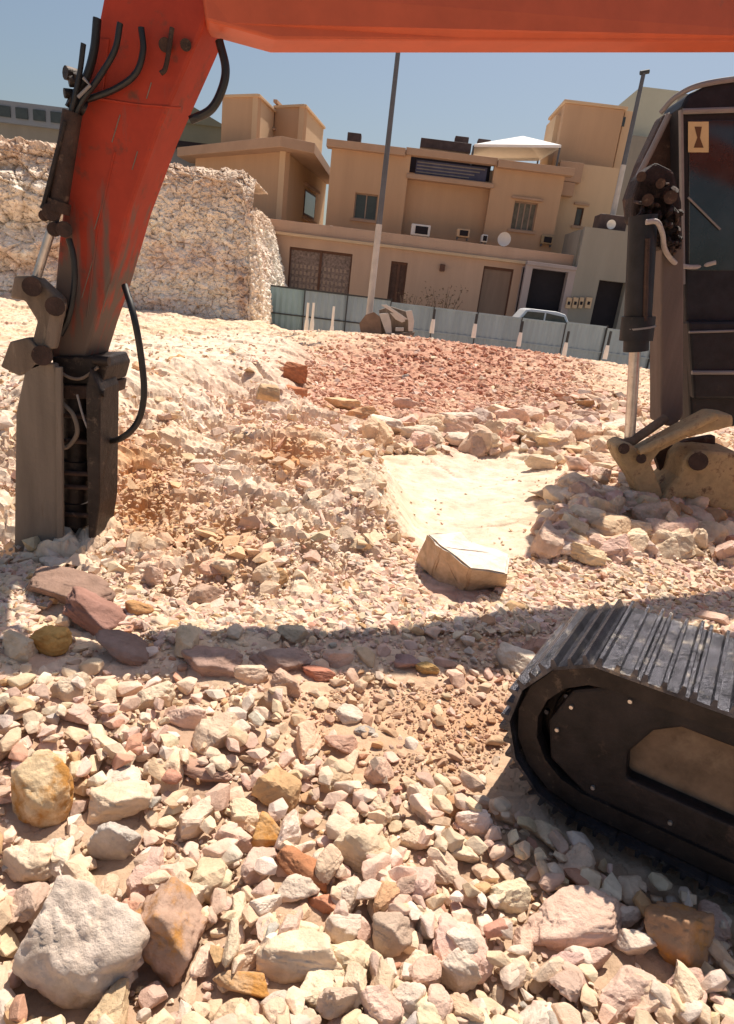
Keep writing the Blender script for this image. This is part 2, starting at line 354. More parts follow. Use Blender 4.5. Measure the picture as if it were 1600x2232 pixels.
# cut rock bank on the left
def bank():
    path = [(-34, 17.5), (-20, 20.5), (-12, 22.3), (-4.75, 23.2), (-4.25, 24.0), (-4.5, 27), (-5.2, 40)]
    seg = [math.dist(path[i], path[i+1]) for i in range(len(path)-1)]; cum = np.concatenate([[0], np.cumsum(seg)])
    s = np.arange(0, cum[-1], .036); px = np.interp(s, cum, [p[0] for p in path]); py = np.interp(s, cum, [p[1] for p in path])
    k = np.ones(15)/15
    px = np.convolve(np.pad(px, 7, 'edge'), k, 'valid'); py = np.convolve(np.pad(py, 7, 'edge'), k, 'valid')
    tx = np.gradient(px); ty = np.gradient(py); l = np.hypot(tx, ty); nx, ny = ty/l, -tx/l      # outward
    H = np.interp(px, [-34, -20, -12, -9, -7.2, -5.6, -4.7, -4.2], [5.0, 4.9, 4.65, 4.6, 4.8, 4.8, 4.6, 4.3])+.16*fbm(s*.9, s*0, 4)+.10*fbm(s*4, s*0+3, 3)
    H = np.where(s > cum[4]+1, H-.5, H)
    t = np.concatenate([np.linspace(-.06, 1, 170), 1+np.linspace(.01, 1.6, 60)**1.6])
    Sg, Tg = np.meshgrid(s, t)
    face = np.clip(Tg, -.1, 1); top = np.clip(Tg-1, 0, 9)
    zb = face*(H[None, :]+.9)-.4
    rnd = np.clip((face-.86)/.14, 0, 1)**2
    back = face*1.15+rnd*.35+top*3.2
    zb = zb-rnd*.12+top*.18
    c1, i1 = chunk(Sg*1.5, zb*1.9+top*2, 6); c2, i2 = chunk(Sg*4.4, zb*5.2+top*6, 7); c3, _ = chunk(Sg*8.5, zb*9+top*8, 8)
    leftness = sstep((-9-px)/3)[None, :]
    disp = .12*c1*(.5+leftness*1.6)+.11*c2+.055*c3+.25*fbm(Sg*.5, zb*.5, 3)
    disp = disp+leftness*.22*np.sin(zb*4+fbm(Sg*.6, zb, 2)*3)
    BX = px[None, :]-nx[None, :]*back+nx[None, :]*disp; BY = py[None, :]-ny[None, :]*back+ny[None, :]*disp
    BZ = zb+.5*disp*(top > 0)
    C = np.broadcast_to(np.array([.88, .80, .70]), BX.shape+(3,)).copy()
    n = fbm(Sg*.6, zb*.8, 4)
    C = mixc(C, np.array([.82, .71, .60]), np.clip(.05+n*1.4, 0, 1)); C = mixc(C, PINK, np.clip(-n*1.2, 0, .6))
    C = mixc(C, np.array([.70, .53, .40]), sstep((face-.72)/.2)*.7)
    edge = np.exp(-((s-cum[3]+.35)/.42)**2)[None, :]*sstep((.75-face)/.3)*np.clip(.7+fbm(Sg*2, zb*1.2, 3)*1.5, 0, 1)
    C = mixc(C, REDC*.6, edge*.8)
    C = C*(1+.16*(i2-.5))[..., None]
    C = mixc(C, BROWN, np.clip((c2*-1-.35)*1.2, 0, .25))  # small shadows in pocks and cracks painted in brown
    o = grid_mesh('rock_bank', BX, BY, BZ, np.clip(C, .03, .9), 'bank'); tag(o, kind='structure')
    return BX, BY, BZ, C
BXA, BYA, BZA, BCA = bank()

# ------------------------------------------------------------------ stones
def ico(sub):
    bm = bmesh.new(); bmesh.ops.create_icosphere(bm, subdivisions=sub, radius=1)
    v = np.array([q.co[:] for q in bm.verts]); f = np.array([[a.index for a in q.verts] for q in bm.faces]); bm.free(); return v, f
ICO = {k: ico(k) for k in (1, 2, 3, 4, 5)}
def rock_shape(seed, sub, flat=.7, planes=(11, 16), noise=.07):
    """a broken stone: a ball cut by random planes (crisp edges), roughened"""
    r = np.random.default_rng(seed); v, f = ICO[sub]
    n = r.normal(size=(int(r.integers(*planes)), 3)); n /= np.linalg.norm(n, axis=1)[:, None]
    n = np.concatenate([n, [[0, 0, 1], [0, 0, -1]]]); n[-2] = n[-2]+r.normal(size=3)*.18; n[-2] /= np.linalg.norm(n[-2])
    c = r.uniform(.55, .95, len(n)); c[-2:] = flat*r.uniform(.85, 1.1, 2)
    dd = np.clip(v@n.T, 1e-3, None)/c
    rad = np.minimum((dd**34).sum(1)**(-1/34), 1.2)
    w = v*rad[:, None]*np.array([1, r.uniform(.65, .95), 1])
    k = r.uniform(0, 50, 3)
    nn = fbm(w[:, 0]*1.8+k[0], w[:, 1]*1.8+w[:, 2]*1.7+k[1], 5, .6)+.5*fbm(w[:, 2]*6+k[2], w[:, 0]*4-w[:, 1]*3, 4, .6)
    st = np.abs(fbm(w[:, 2]*4+w[:, 0]*1.2+k[1], w[:, 1]*.8+k[0], 3))
    w = w*(1+noise*nn*1.6-noise*.8*(st < .08))[:, None]
    w[:, :2] /= np.abs(w[:, :2]).max(); return w
def hull_shape(seed, n=15, flat=.75, bev=.07):
    """crushed stone: convex hull of a few points with worn edges; returns verts, triangles"""
    r = np.random.default_rng(seed); p = r.normal(size=(n, 3)); p /= np.linalg.norm(p, axis=1)[:, None]; p *= r.uniform(.82, 1.08, (n, 1)); p *= np.array([1, r.uniform(.65, .95), flat*r.uniform(.8, 1.15)])
    bm = bmesh.new()
    for q in p: bm.verts.new(q)
    o = bmesh.ops.convex_hull(bm, input=bm.verts[:]); bmesh.ops.delete(bm, geom=[g for g in o['geom_interior'] if isinstance(g, bmesh.types.BMVert)], context='VERTS')
    bmesh.ops.dissolve_limit(bm, angle_limit=R_(12), verts=bm.verts[:], edges=bm.edges[:])
    if bev: bmesh.ops.bevel(bm, geom=bm.edges[:], offset=bev, segments=1, affect='EDGES', clamp_overlap=True)
    bmesh.ops.triangulate(bm, faces=bm.faces[:]); bm.verts.ensure_lookup_table(); bm.verts.index_update()
    v = np.array([q.co[:] for q in bm.verts]); f = np.array([[a.index for a in q.verts] for q in bm.faces]); bm.free(); return v, f
def rotm(ax, ay, az_):
    return np.array(Matrix.Rotation(az_, 3, 'Z') @ Matrix.Rotation(ay, 3, 'Y') @ Matrix.Rotation(ax, 3, 'X'))
def raydown(x, y, z0=0.1):       # pixel -> point on the ground relief
    P = gz(x, y, z0)
    for _ in range(4):
        h = float(hgt(np.array([P[0]]), np.array([P[1]]), fine=False)[0]); P = gz(x, y, min(h, 1.2))
    return P, h

PROTO = [rock_shape(100+i, 4, planes=(8, 13)) for i in range(30)]
PMESH = []
def proto_mesh(i):
    while len(PMESH) <= i:
        k = len(PMESH); me = bpy.data.meshes.new('rock')
        me.from_pydata(PROTO[k].tolist(), [], ICO[4][1].tolist())
        me.materials.append(MATS['stone_single']); PMESH.append(me)
    return PMESH[i]
OCC = []          # occupied discs in pixels (x, y, r)
def feature_rock(px, py, w, h, colr, label, seed, stained=False, tilt=0.0, yaw=0.0, sink=.3, depth=None, name='rock', group=None, flat=.7):
    """a stone whose outline is about w x h pixels, centred there"""
    P, hg = raydown(px, py+h*.18)
    dist = (P-CAM)@FW; mpp = dist/F_PX
    rx = w*.5*mpp*1.06
    el = math.asin((HCAM-P[2])/np.linalg.norm(P-CAM))       # view steepness
    rz = h*.5*mpp/ max(.55, math.cos(el)*.9+math.sin(el)*.5)*.95
    ry = (depth*mpp*.5 if depth else (rx*.75+rz*.3)*.8)
    if not depth: ry = min(ry, h*.5*mpp/math.sin(el)*.95)
    v = rock_shape(seed, 5, flat=flat, planes=(7, 12))*np.array([rx, ry, rz])
    Rm = rotm(0, tilt, yaw+rol*0); v = v@Rm.T
    me = bpy.data.meshes.new(name); me.from_pydata(v.tolist(), [], ICO[5][1].tolist())
    me.polygons.foreach_set('use_smooth', [True]*len(me.polygons)); me.materials.append(MATS['stone_stained' if stained else 'stone_single'])
    o = bpy.data.objects.new(name, me); COL.objects.link(o)
    o.location = (P[0], P[1], hg+rz*(1-sink)*.75); o.color = (*colr, 1)
    tag(o, label, 'rock', group); OCC.append((px, py, max(w, h)*.44, w*.46, h*.46)); return o
C_, P_, W_, O_, Rr, G_, B_, Y_ = CREAM, PINK, WHITE, ORANGE, REDC, GREY, BROWN*1.25, YEL
FR = [
 (160, 2060, 300, 290, (.68, .56, .47), 'huge pale grey-pink boulder filling the bottom left corner', False, .35),
 (365, 2035, 185, 210, (.48, .32, .24), 'large pinkish brown boulder with orange patches, right of the huge pale boulder', True, -.3),
 (255, 1845, 110, 125, G_*1.15, 'grey-pink upright rock with streaked left flank above the pinkish brown boulder', False, .5),
 (85, 1725, 150, 190, (.72, .54, .34), 'big yellow-orange stained boulder at the left edge of the near rubble', True, 0),
 (245, 1745, 175, 100, C_, 'wide cream boulder just right of the yellow-orange stained one', False, 0),
 (60, 1880, 130, 90, C_, 'smooth cream boulder at left edge under the yellow-orange stained one', False, 0),
 (450, 1685, 215, 42, (.46, .29, .22), 'long thin reddish brown slab lying flat in the near rubble', False, -.1),
 (415, 1562, 100, 72, PINK*1.02, 'pale pink lumpy rock in the near rubble left of the brown soil patch', False, 0),
 (165, 1560, 95, 50, PINK*.95, 'low pinkish rock near the left edge below the shadow of the stick', False, 0),
 (580, 1815, 85, 82, (.56, .36, .19), 'tan orange rock standing above the flat orange-red stone', True, .2),
 (665, 1898, 135, 78, (.50, .23, .12), 'flat orange-red angular stone in the middle of the near rubble', False, .25),
 (705, 1970, 70, 45, (.56, .27, .17), 'small orange-pink stone just below the flat orange-red stone', False, 0),
 (640, 1938, 105, 62, W_*.95, 'white flat-topped stone below the flat orange-red stone', False, 0),
 (1250, 2000, 275, 105, PINK*1.1, 'largest pale pink slab lying flat at lower right in front of the track', False, -.06),
 (1368, 2052, 98, 78, W_, 'white blocky stone at the right end of the pale pink slab', False, .1),
 (1475, 2040, 160, 180, (.42, .25, .15), 'rusty brown boulder in the lower right corner under the track', True, 0),
 (655, 2095, 185, 115, C_*1.02, 'large cream wedge-shaped rock at the bottom centre-left', False, -.15),
 (840, 2030, 125, 105, (.54, .41, .32), 'dull tan rounded boulder at the bottom centre', False, 0),
 (985, 2115, 115, 110, W_*.93, 'whitish angular rock at the bottom right of centre', False, .2),
 (535, 2145, 140, 60, (.60, .40, .24), 'orange-tinged flat rock on the bottom edge of the rubble', True, 0),
 (750, 2020, 85, 70, W_*.9, 'small whitish block between the cream wedge and the dull tan boulder', False, 0),
 (1010, 1862, 100, 62, C_, 'cream oval stone near the tip of the track shadow', False, 0),
 (1190, 1418, 125, 70, (.40, .24, .18), 'dark brown boulder lying in the boom shadow left of the track top', False, 0),
 (885, 1442, 62, 48, (.38, .25, .23), 'small dusky purple rock beside the orange-yellow stone', False, 0),
 (935, 1458, 62, 38, (.60, .38, .16), 'orange-yellow stone at the edge of the lower shadow band', False, 0),
 (100, 1395, 110, 80, (.64, .36, .12), 'bright orange boulder at left edge below the breaker', True, 0),
 (150, 1290, 210, 75, (.34, .22, .17), 'topmost rock slab, shade painted in brown, under the breaker chisel', False, .12),  # this slab and the next two are painted darker for breaker shade
 (215, 1345, 170, 80, (.36, .20, .16), 'second rock slab, shade painted in brown, below the breaker, leaning to the right', False, .5),
 (270, 1415, 150, 60, (.33, .22, .18), 'lowest rock slab, shade painted in brown, of the broken heap under the breaker', False, .15),
 (115, 1225, 70, 34, W_, 'small white stone lying on top of the brown slabs at the breaker tip', False, 0),
 (298, 1328, 72, 56, (.58, .32, .15), 'orange-tan block right of the brown slabs under the breaker', False, 0),
 (470, 1442, 150, 62, (.42, .28, .23), 'low brown boulder at the left end of the lower shadow band', False, 0),
 (610, 1440, 140, 58, (.42, .29, .24), 'low brown boulder in the middle of the lower shadow band', False, 0),
 (850, 932, 105, 52, W_*.95, 'white weathered rock at the foot of the red earth mound', False, .1),
 (740, 882, 90, 36, (.66, .46, .28), 'tan flat rock left of the white weathered rock', False, 0),
 (1000, 915, 90, 42, W_*.9, 'pale rounded rock below the middle of the red earth mound', False, 0),
 (1300, 945, 110, 46, PINK*1.1, 'flat pinkish slab left of the worn bucket linkage', False, .05),
 (1215, 925, 60, 38, PINK, 'pink round rock just left of the flat pinkish slab', False, 0),
 (755, 1558, 70, 42, W_*.9, 'cream white stone on the brown soil patch', False, 0),
 (795, 1592, 46, 26, G_*.9, 'small grey stone on the brown soil patch', False, 0),
 (745, 1622, 80, 44, (.58, .36, .27), 'dull pink stone at the lower edge of the brown soil patch', False, 0),
 (700, 1470, 90, 34, (.50, .22, .15), 'red-brown stone at the right end of the lower shadow band', False, 0),
 (1190, 1075, 110, 38, C_*1.02, 'long cream slab lying at the right end of the smooth pale shelf', False, -.1),
 (1290, 1170, 80, 44, C_, 'cream boulder in the rubble right of the white-topped block', False, 0),
 (710, 920, 170, 46, C_, 'broad cream slab behind the rock ledge', False, 0),
 (638, 815, 62, 60, (.42, .17, .09), 'rust-red upright rock on the step left of the red mound', False, .1),
 (640, 868, 66, 62, (.46, .20, .11), 'rust-red rock just below the upright one on the step', False, -.2),
 (585, 860, 60, 50, (.60, .42, .26), 'yellowish block left of the two rust-red step rocks', False, 0),
 (880, 880, 74, 32, PINK, 'pinkish flat stone just above the white weathered rock', False, 0),
 (1100, 905, 78, 40, C_, 'cream rock between the pale rounded rock and the pink round rock', False, 0),
 (1150, 955, 88, 46, C_, 'lower cream rock above the right end of the shelf', False, .2),
 (1010, 960, 80, 40, W_, 'white rock at the back edge of the smooth shelf', False, 0),
 (1260, 1020, 90, 52, PINK*1.05, 'pinkish block left of the worn yellow linkage foot', False, .15),
 (1180, 1010, 76, 44, C_, 'cream block at the upper right corner of the shelf', False, -.1),
 (1370, 1150, 96, 54, C_, 'cream boulder below the worn yellow bucket', False, .1),
 (1230, 1120, 74, 48, PINK, 'pinkish stone just right of the smooth shelf', False, 0),
 (1330, 1080, 80, 50, W_, 'whitish stone left of the worn yellow bucket foot', False, 0),
]
for i, (a, b, w, h, c, lab, st, ti) in enumerate(FR):
    feature_rock(a, b, w, h, np.array(c), lab, 300+i, st, ti, yaw=random.uniform(-.3, .3))

# the white-topped block on the shelf: an angular slab of its own shape
def block():
    zt = .30
    pts = [gz(930, 1160, zt+.02), gz(1000, 1163, zt), gz(1110, 1212, zt-.06), gz(1106, 1252, zt-.08), gz(1030, 1234, zt-.03), gz(962, 1192, zt)]
    low = [gz(903, 1222, .02), pts[1]*np.array([1, 1, 0]), pts[2]*np.array([1, 1, 0]), gz(1108, 1284, -.02), gz(1012, 1296, -.02), gz(936, 1264, 0)]
    mb = MB(); mb.add(pts+low, [(0, 1, 2, 3, 4, 5), (11, 10, 9, 8, 7, 6)]+[(i, i+6, (i+1) % 6+6, (i+1) % 6) for i in range(6)])
    o = mb.build('rock', 'stone_single'); o.color = (.80, .71, .62, 1)
    mat('stone_brown', (.60, .42, .27), .92, var=.3, scale=8, bump=.012, bscale=24, dirt=((.70, .52, .36), 5, .5), spec=.15); o.data.materials.append(MATS['stone_brown'])
    for p in o.data.polygons: p.material_index = 0 if p.normal.z > .7 else 1
    bm = bmesh.new(); bm.from_mesh(o.data); bmesh.ops.bevel(bm, geom=bm.edges[:], offset=.016, segments=2, affect='EDGES')
    bmesh.ops.triangulate(bm, faces=bm.faces[:]); bmesh.ops.subdivide_edges(bm, edges=bm.edges[:], cuts=3)
    for v in bm.verts:
        k = float(fbm(np.array([v.co.x*9]), np.array([v.co.y*9+v.co.z*13]), 4)[0]); v.co.z += .030*k; v.co.x += .022*k; v.co.y += .018*k
    bm.to_mesh(o.data); bm.free()
    for p in o.data.polygons: p.material_index = 0 if p.normal.z > .9 else 1
    tag(o, 'big angular block with a flat white top and orange-brown side on the pale shelf', 'rock')
    OCC.append((1008, 1225, 75, 95, 60))
block()

def under_track(x, y):
    u, v = x-.95, y-2.0; a = u*.86-v*.51; w = u*.51+v*.86
    return -.40 < a < 3.9 and -.07 < w < .72
def occupied(x, y, k=1.0):
    for a, b, r, w, h in OCC:
        if ((x-a)/(w*k))**2+((y-b)/(h*k))**2 < 1: return True
    return False

# loose stones of the near rubble: Poisson-like darts in ground space, biggest first
grid = {}
def free(x, y, r):
    c = .12; i0, i1 = int((x-r-.2)//c), int((x+r+.2)//c); j0, j1 = int((y-r-.2)//c), int((y+r+.2)//c)
    for i in range(i0, i1+1):
        for j in range(j0, j1+1):
            for (a, b, q) in grid.get((i, j), ()):
                if (a-x)**2+(b-y)**2 < ((q+r)*.74)**2: return False
    return True
stones = []   # x, y, r, z-lift, pxsize, layer
NC = 75000
cx_all = rng.uniform(-60, 1660, NC); cy_all = rng.uniform(1300, 2290, NC)
G0 = np.array([gz(a, b, .05) for a, b in zip(cx_all, cy_all)])
ZN = zones(G0[:, 0], G0[:, 1]); HG = hgt(G0[:, 0], G0[:, 1], ZN, fine=False)
sizes = np.concatenate([rng.uniform(.080, .115, 90), rng.uniform(.050, .080, 1070), rng.uniform(.030, .050, 5500), rng.uniform(.018, .030, 11000), rng.uniform(.009, .019, NC-17660)])
for k in range(NC):
    x, y = G0[k, 0], G0[k, 1]; r = sizes[k]
    if ZN['soil'][k] > .5:
        if rng.random() < .6: r *= .45
        elif r > .05: r *= .7
    if ZN['near'][k] < .5 and rng.random() < .5: r *= .6
    if occupied(cx_all[k], cy_all[k], 1.0) or under_track(x, y): continue
    if free(x, y, r):
        grid.setdefault((int(x//.12), int(y//.12)), []).append((x, y, r)); stones.append([x, y, HG[k], r, cx_all[k], cy_all[k], 0])
# a second, upper layer of tumbled stones
for k in range(900):
    a, b = rng.uniform(-40, 1640), rng.uniform(1470, 2260)
    if occupied(a, b, 1.15): continue
    P = gz(a, b, .08)
    if under_track(P[0], P[1]): continue
    z1 = zones(np.array([P[0]]), np.array([P[1]]))
    if z1['soil'][0] > .4: continue
    stones.append([P[0], P[1], float(hgt(P[0:1], P[1:2], z1, False)[0])+.035, rng.uniform(.025, .062), a, b, 1])
# mid and far rubble
ncand = 62000
ca = rng.uniform(-60, 1660, ncand); cb = 735+ (1330-735)*rng.random(ncand)**.9
G1 = np.array([gz(a, b, .15) for a, b in zip(ca, cb)]); Z1 = zones(G1[:, 0], G1[:, 1]); H1 = hgt(G1[:, 0], G1[:, 1], Z1, fine=False)
used = 0
for k in range(ncand):
    x, y = G1[k, 0], G1[k, 1]; dist = math.hypot(x, y)
    if y > 25.2 or (Z1['shelf'][k] > .3 and rng.random() < .97) or occupied(ca[k], cb[k], .95): continue
    w = .5+.5*max(Z1['pile'][k], Z1['rub'][k])+.25*Z1['red'][k]+(.5 if x > 1.5 and 5.5 < y < 13 else 0)
    if Z1['ledge'][k] > .3: w = .26
    if Z1['bench'][k] > .5: w = .16
    if rng.random() > w: continue
    big = max(Z1['pile'][k], Z1['rub'][k], .7 if (x > 1.9 and 5.2 < y < 12 and rng.random() < .45) else 0)
    r = rng.choice([.04, .06, .10, .17, .24] if y > 8 else [.035, .055, .085, .13, .17], p=[.36, .32, .2, .08, .04])*rng.uniform(.8, 1.2) if big > .4 else rng.uniform(.025, .06)
    if Z1['ledge'][k] > .3: r = rng.uniform(.014, .034) if rng.random() < .96 else rng.uniform(.06, .11)
    if Z1['shelf'][k] > .3: r = rng.uniform(.012, .026)
    r = max(r, 2.0*dist/F_PX)
    if Z1['red'][k] > .4: r = max(rng.uniform(.05, .11), 0)
    stones.append([x, y, H1[k], r, ca[k], cb[k], 2])
ST = np.array(stones)
print('stones', len(ST))
# colours
def stone_cols(x, y, z):
    n = len(x); base = np.empty((n, 3)); u = rng.random(n)
    pal = [(CREAM, .38), (PINK, .23), (WHITE*.97, .16), (YEL*.98, .10), (PINK*.82, .06), (GREY*1.05, .01), ((.58, .36, .20), .04), (REDC*1.1, .03)]
    acc = 0
    for c, p in pal:
        s_ = (u >= acc) & (u < acc+p+1e-9); base[s_] = c; acc += p
    t = np.clip(z['soil']*.75, 0, 1)*(rng.random(n) < .8); base = mixc(base, np.array([.53, .31, .185]), t)
    t = np.clip(z['red']*1.3, 0, 1)*(rng.random(n) < .88); base = mixc(base, REDC*1.15, t)
    t = np.clip(z['org'], 0, 1)*.6; base = mixc(base, ORANGE*1.1, t)
    return np.clip(base*rng.uniform(.86, 1.08, n)[:, None]*(1+rng.normal(0, .02, (n, 3))), .03, .88)
ZS = zones(ST[:, 0], ST[:, 1]); SC = stone_cols(ST[:, 0], ST[:, 1], ZS)
dist = np.hypot(ST[:, 0], ST[:, 1]); pxr = ST[:, 3]*F_PX/np.hypot(dist, HCAM)
inview = (ST[:, 4] > 8) & (ST[:, 4] < 1592) & (ST[:, 5] < 2224) & (ST[:, 5] > 750)
hid = (ST[:, 4] > 1180) & (ST[:, 5] > 1380) & (ST[:, 5] < 1400+(1960-1400)*np.clip((ST[:, 4]-1100)/300, 0, 1))   # behind the track
hid |= (ST[:, 4] < 220) & (ST[:, 5] < 1170)
order = np.argsort(-pxr*(inview & ~hid)); single = set(order[:300-len(FR)-1].tolist())
def cname(c):
    r_, g_, b_ = c; s_ = r_/max(b_, .01)
    if s_ > 2.6: return 'orange-brown'
    if s_ > 1.95 and r_ < .62: return 'rusty tan'
    if r_ < .50: return 'grey-brown'
    if r_/g_ > 1.33: return 'pinkish'
    if s_ < 1.36: return 'whitish'
    if s_ > 1.9: return 'yellowish'
    return 'cream'
def region(x, y):
    if y > 1990: return 'along the bottom edge of the rubble'
    if x < 420: return 'on the left side of the near rubble'
    if x > 900 and y > 1700: return 'in the near rubble beside the track'
    if y < 1480: return 'along the shadow bands of the boom'
    return 'in the middle of the near rubble'
SHORT = ['huge pale corner boulder', 'pinkish brown orange-patched boulder', 'grey-pink upright rock', 'big yellow-orange boulder', 'wide cream boulder', 'smooth cream edge boulder', 'long thin reddish slab', 'pale pink lumpy rock', 'low pinkish left-edge rock', 'tan orange rock', 'flat orange-red stone', 'small orange-pink stone', 'white flat-topped stone', 'largest pale pink slab', 'white blocky stone', 'rusty brown corner boulder', 'cream wedge-shaped rock', 'dull tan boulder', 'whitish angular bottom rock', 'orange-tinged bottom rock', 'small whitish block', 'cream oval stone', 'dark brown shaded boulder', 'dusky purple rock', 'orange-yellow stone', 'bright orange boulder', 'topmost brown slab', 'second brown slab', 'lowest brown slab', 'small white tip stone', 'orange-tan block', 'left shaded brown boulder', 'middle shaded brown boulder', 'white weathered rock', 'tan flat rock', 'pale rounded mound rock', 'flat pinkish slab', 'pink round rock', 'cream white soil stone', 'small grey soil stone', 'dull pink soil stone', 'red-brown shaded stone', 'long cream shelf slab', 'cream rubble boulder', 'broad cream ledge slab', 'rust-red upright rock', 'lower rust-red step rock', 'yellowish step block', 'pinkish flat mound stone', 'cream mound-foot rock', 'lower cream mound-foot rock', 'white back-edge rock', 'pinkish linkage block', 'cream shelf-corner block', 'cream boulder under the bucket', 'pinkish shelf-side stone', 'whitish bucket-foot stone']
assert len(SHORT) == len(FR)
LABS = {}
for i in sorted(single):
    x, y, z, r, a, b, lay = ST[i]; k = int(rng.integers(len(PROTO)))
    o = bpy.data.objects.new('rock', proto_mesh(k)); COL.objects.link(o)
    o.scale = (r*rng.uniform(.95, 1.25), r*rng.uniform(.8, 1.1), r*rng.uniform(.7, 1.0))
    o.rotation_euler = (rng.uniform(-.35, .35), rng.uniform(-.35, .35), rng.uniform(0, 6.28))
    o.location = (x, y, z+r*(.32 if lay != 1 else .55)); o.color = (*SC[i], 1)
    kk = min(range(len(FR)), key=lambda q: math.hypot((FR[q][0]-a), (FR[q][1]-b)*1.2)); dx, dy = a-FR[kk][0], b-FR[kk][1]
    side = ('right of' if dx > 0 else 'left of') if abs(dx) > abs(dy)*1.3 else ('just below' if dy > 0 else 'just above')
    if abs(dx) <= abs(dy)*1.3 and abs(dx) > abs(dy)*.5: side = ('lower ' if dy > 0 else 'upper ')+('right of' if dx > 0 else 'left of')
    lab = f'{cname(SC[i])} {"huge" if r > .19 else "big" if r > .12 else "middling" if r > .085 else "mid-sized" if r > .06 else "small"} stone {side} the {SHORT[kk]}'
    LABS.setdefault(lab, []).append((a, o))
ORD = ['second', 'third', 'fourth', 'fifth', 'sixth', 'seventh', 'eighth', 'ninth', 'tenth', 'eleventh', 'twelfth', 'thirteenth', 'fourteenth', 'fifteenth', 'sixteenth', 'seventeenth', 'eighteenth', 'nineteenth']
for lab, it in LABS.items():
    it.sort(key=lambda q: q[0]); n = len(it)
    for q, (_, o) in enumerate(it):
        if n == 1: t_ = lab
        elif n <= 20: t_ = lab+(', leftmost' if q == 0 else ', rightmost' if q == n-1 else ', '+ORD[q-1]+' from left')
        else: t_ = lab
        tag(o, t_, 'rock', 'loose stones of the near rubble' if n <= 20 else lab.replace('stone', 'stones', 1))
# the rest: one mass of rubble
def mass(name, idx, pool, sub, lift=.32):
    vs, fs, cs = [], [], []; off = 0
    for i in idx:
        x, y, z, r, a, b, lay = ST[i]
        v, f0 = pool[int(rng.integers(len(pool)))]; v = v*np.array([rng.uniform(.9, 1.25), rng.uniform(.75, 1.1), rng.uniform(.65, 1.0)])*r
        v = v@rotm(rng.uniform(-.45, .45), rng.uniform(-.45, .45), rng.uniform(0, 6.28)).T
        v = v+np.array([x, y, z+r*(lift if lay != 1 else .55)])
        vs.append(v); fs.append(f0+off); off += len(v); cs.append(np.repeat(SC[i][None, :], len(v), 0))
    o = fast_mesh(name, np.concatenate(vs), np.concatenate(fs), np.concatenate(cs), 'stone', smooth=False)
    tag(o, kind='stuff'); return o
LOD2 = [hull_shape(500+i, 17, .72, .065) for i in range(40)]; LOD1 = [hull_shape(700+i, 11, .7, 0) for i in range(40)]
rest = [i for i in range(len(ST)) if i not in single]
near_i = [i for i in rest if ST[i, 6] != 2]; far_i = [i for i in rest if ST[i, 6] == 2]
tag(mass('rubble', near_i, LOD2, 2), 'pale loose rubble stones covering the near ground of the site', 'rubble')
tag(mass('broken_stone', far_i, LOD1, 1, .2), 'broken pale and reddish stones strewn over the ledge, mound and pit beyond', 'rubble')
# fallen stones on the bank face
def bank_stones():
    vs, fs, cs = [], [], []; off = 0; nr, nc = BXA.shape
    for _ in range(6000):
        i = int(rng.integers(3, nr-12)) if rng.random() < .8 else int(rng.integers(160, nr-4)); j = int(rng.integers(nc//4, nc*3//4+120))
        if j >= nc: continue
        p = np.array([BXA[i, j], BYA[i, j], BZA[i, j]])
        if p[0] > 0 or p[1] > 30: continue
        r = rng.choice([.035, .05, .07, .10], p=[.55, .38, .07, .0])*rng.uniform(.8, 1.3)
        v, f0 = LOD1[int(rng.integers(len(LOD1)))]; v = (v*r)@rotm(*rng.uniform(-3, 3, 3)).T+p
        c = np.clip(BCA[i, j]*rng.uniform(.85, 1.25), 0, .85)
        vs.append(v); fs.append(f0+off); off += len(v); cs.append(np.repeat(c[None], len(v), 0))
    o = fast_mesh('bank_stones', np.concatenate(vs), np.concatenate(fs), np.concatenate(cs), 'stone', smooth=False)
    tag(o, 'pale stones stuck in and fallen over the face of the cut rock bank', 'rubble', kind='stuff')
bank_stones()

# ------------------------------------------------------------------ excavator with boom, stick, breaker, cab and track
PY = 4.1
EX = empty('excavator', (3.4, 3.6, 0), 'orange excavator with boom overhead, hydraulic breaker on its stick and steel track in the foreground', 'excavator')
def tr(pts, Y, th_, name, material, parent, bevel=.012, smooth=False, label=None):
    P = [on(a, b, Y) for a, b in pts]
    return MB().prism(P, (0, th_, 0)).build(name, material, parent, bevel, smooth, label)
def bp_(x, y): return on(x, y, 4.15+.80*(x-600)/940)       # boom plane swings away to the right
boom = MB().prism([bp_(a, b) for a, b in [(500, 58), (600, 86), (1000, 88), (1560, 90), (1900, 90), (2150, 260), (2230, 200), (1980, -30), (1500, -40), (900, -48), (520, -55), (440, -30), (450, 45)]], (-.07, .24, 0)).build('boom', 'boom_orange_lit', EX, .015)
# the boom's shadow companion: stick cylinder that lies on top of the boom
cyl = MB().tube([bp_(1100, -60)+np.array([0, .1, .05]), bp_(1900, -50)+np.array([0, .1, .05])], .07, 16).build('stick_cylinder', 'dark_steel', EX, smooth=True)
MB().tube([bp_(640, -60)+np.array([0, .1, .05]), bp_(1100, -60)+np.array([0, .1, .05])], .035, 12).build('rod', 'chrome', cyl, smooth=True)
stick = tr([(212, 60), (190, 160), (158, 270), (140, 420), (128, 520), (118, 640), (104, 780), (185, 782), (208, 705), (240, 610), (285, 450), (345, 285), (432, 85), (480, -30), (400, -110), (290, -110), (235, -60)], PY, .36, 'stick', 'orange', EX, .02)
mb = MB()      # reinforcing plates and weld beads on the stick
for pts in ([(238, 84), (225, 200), (190, 206), (210, 84)], ):
    mb.prism([on(a, b, PY-.012) for a, b in pts], (0, .011, 0))
mb.build('side_plate', 'orange', stick, .004)
mb = MB()
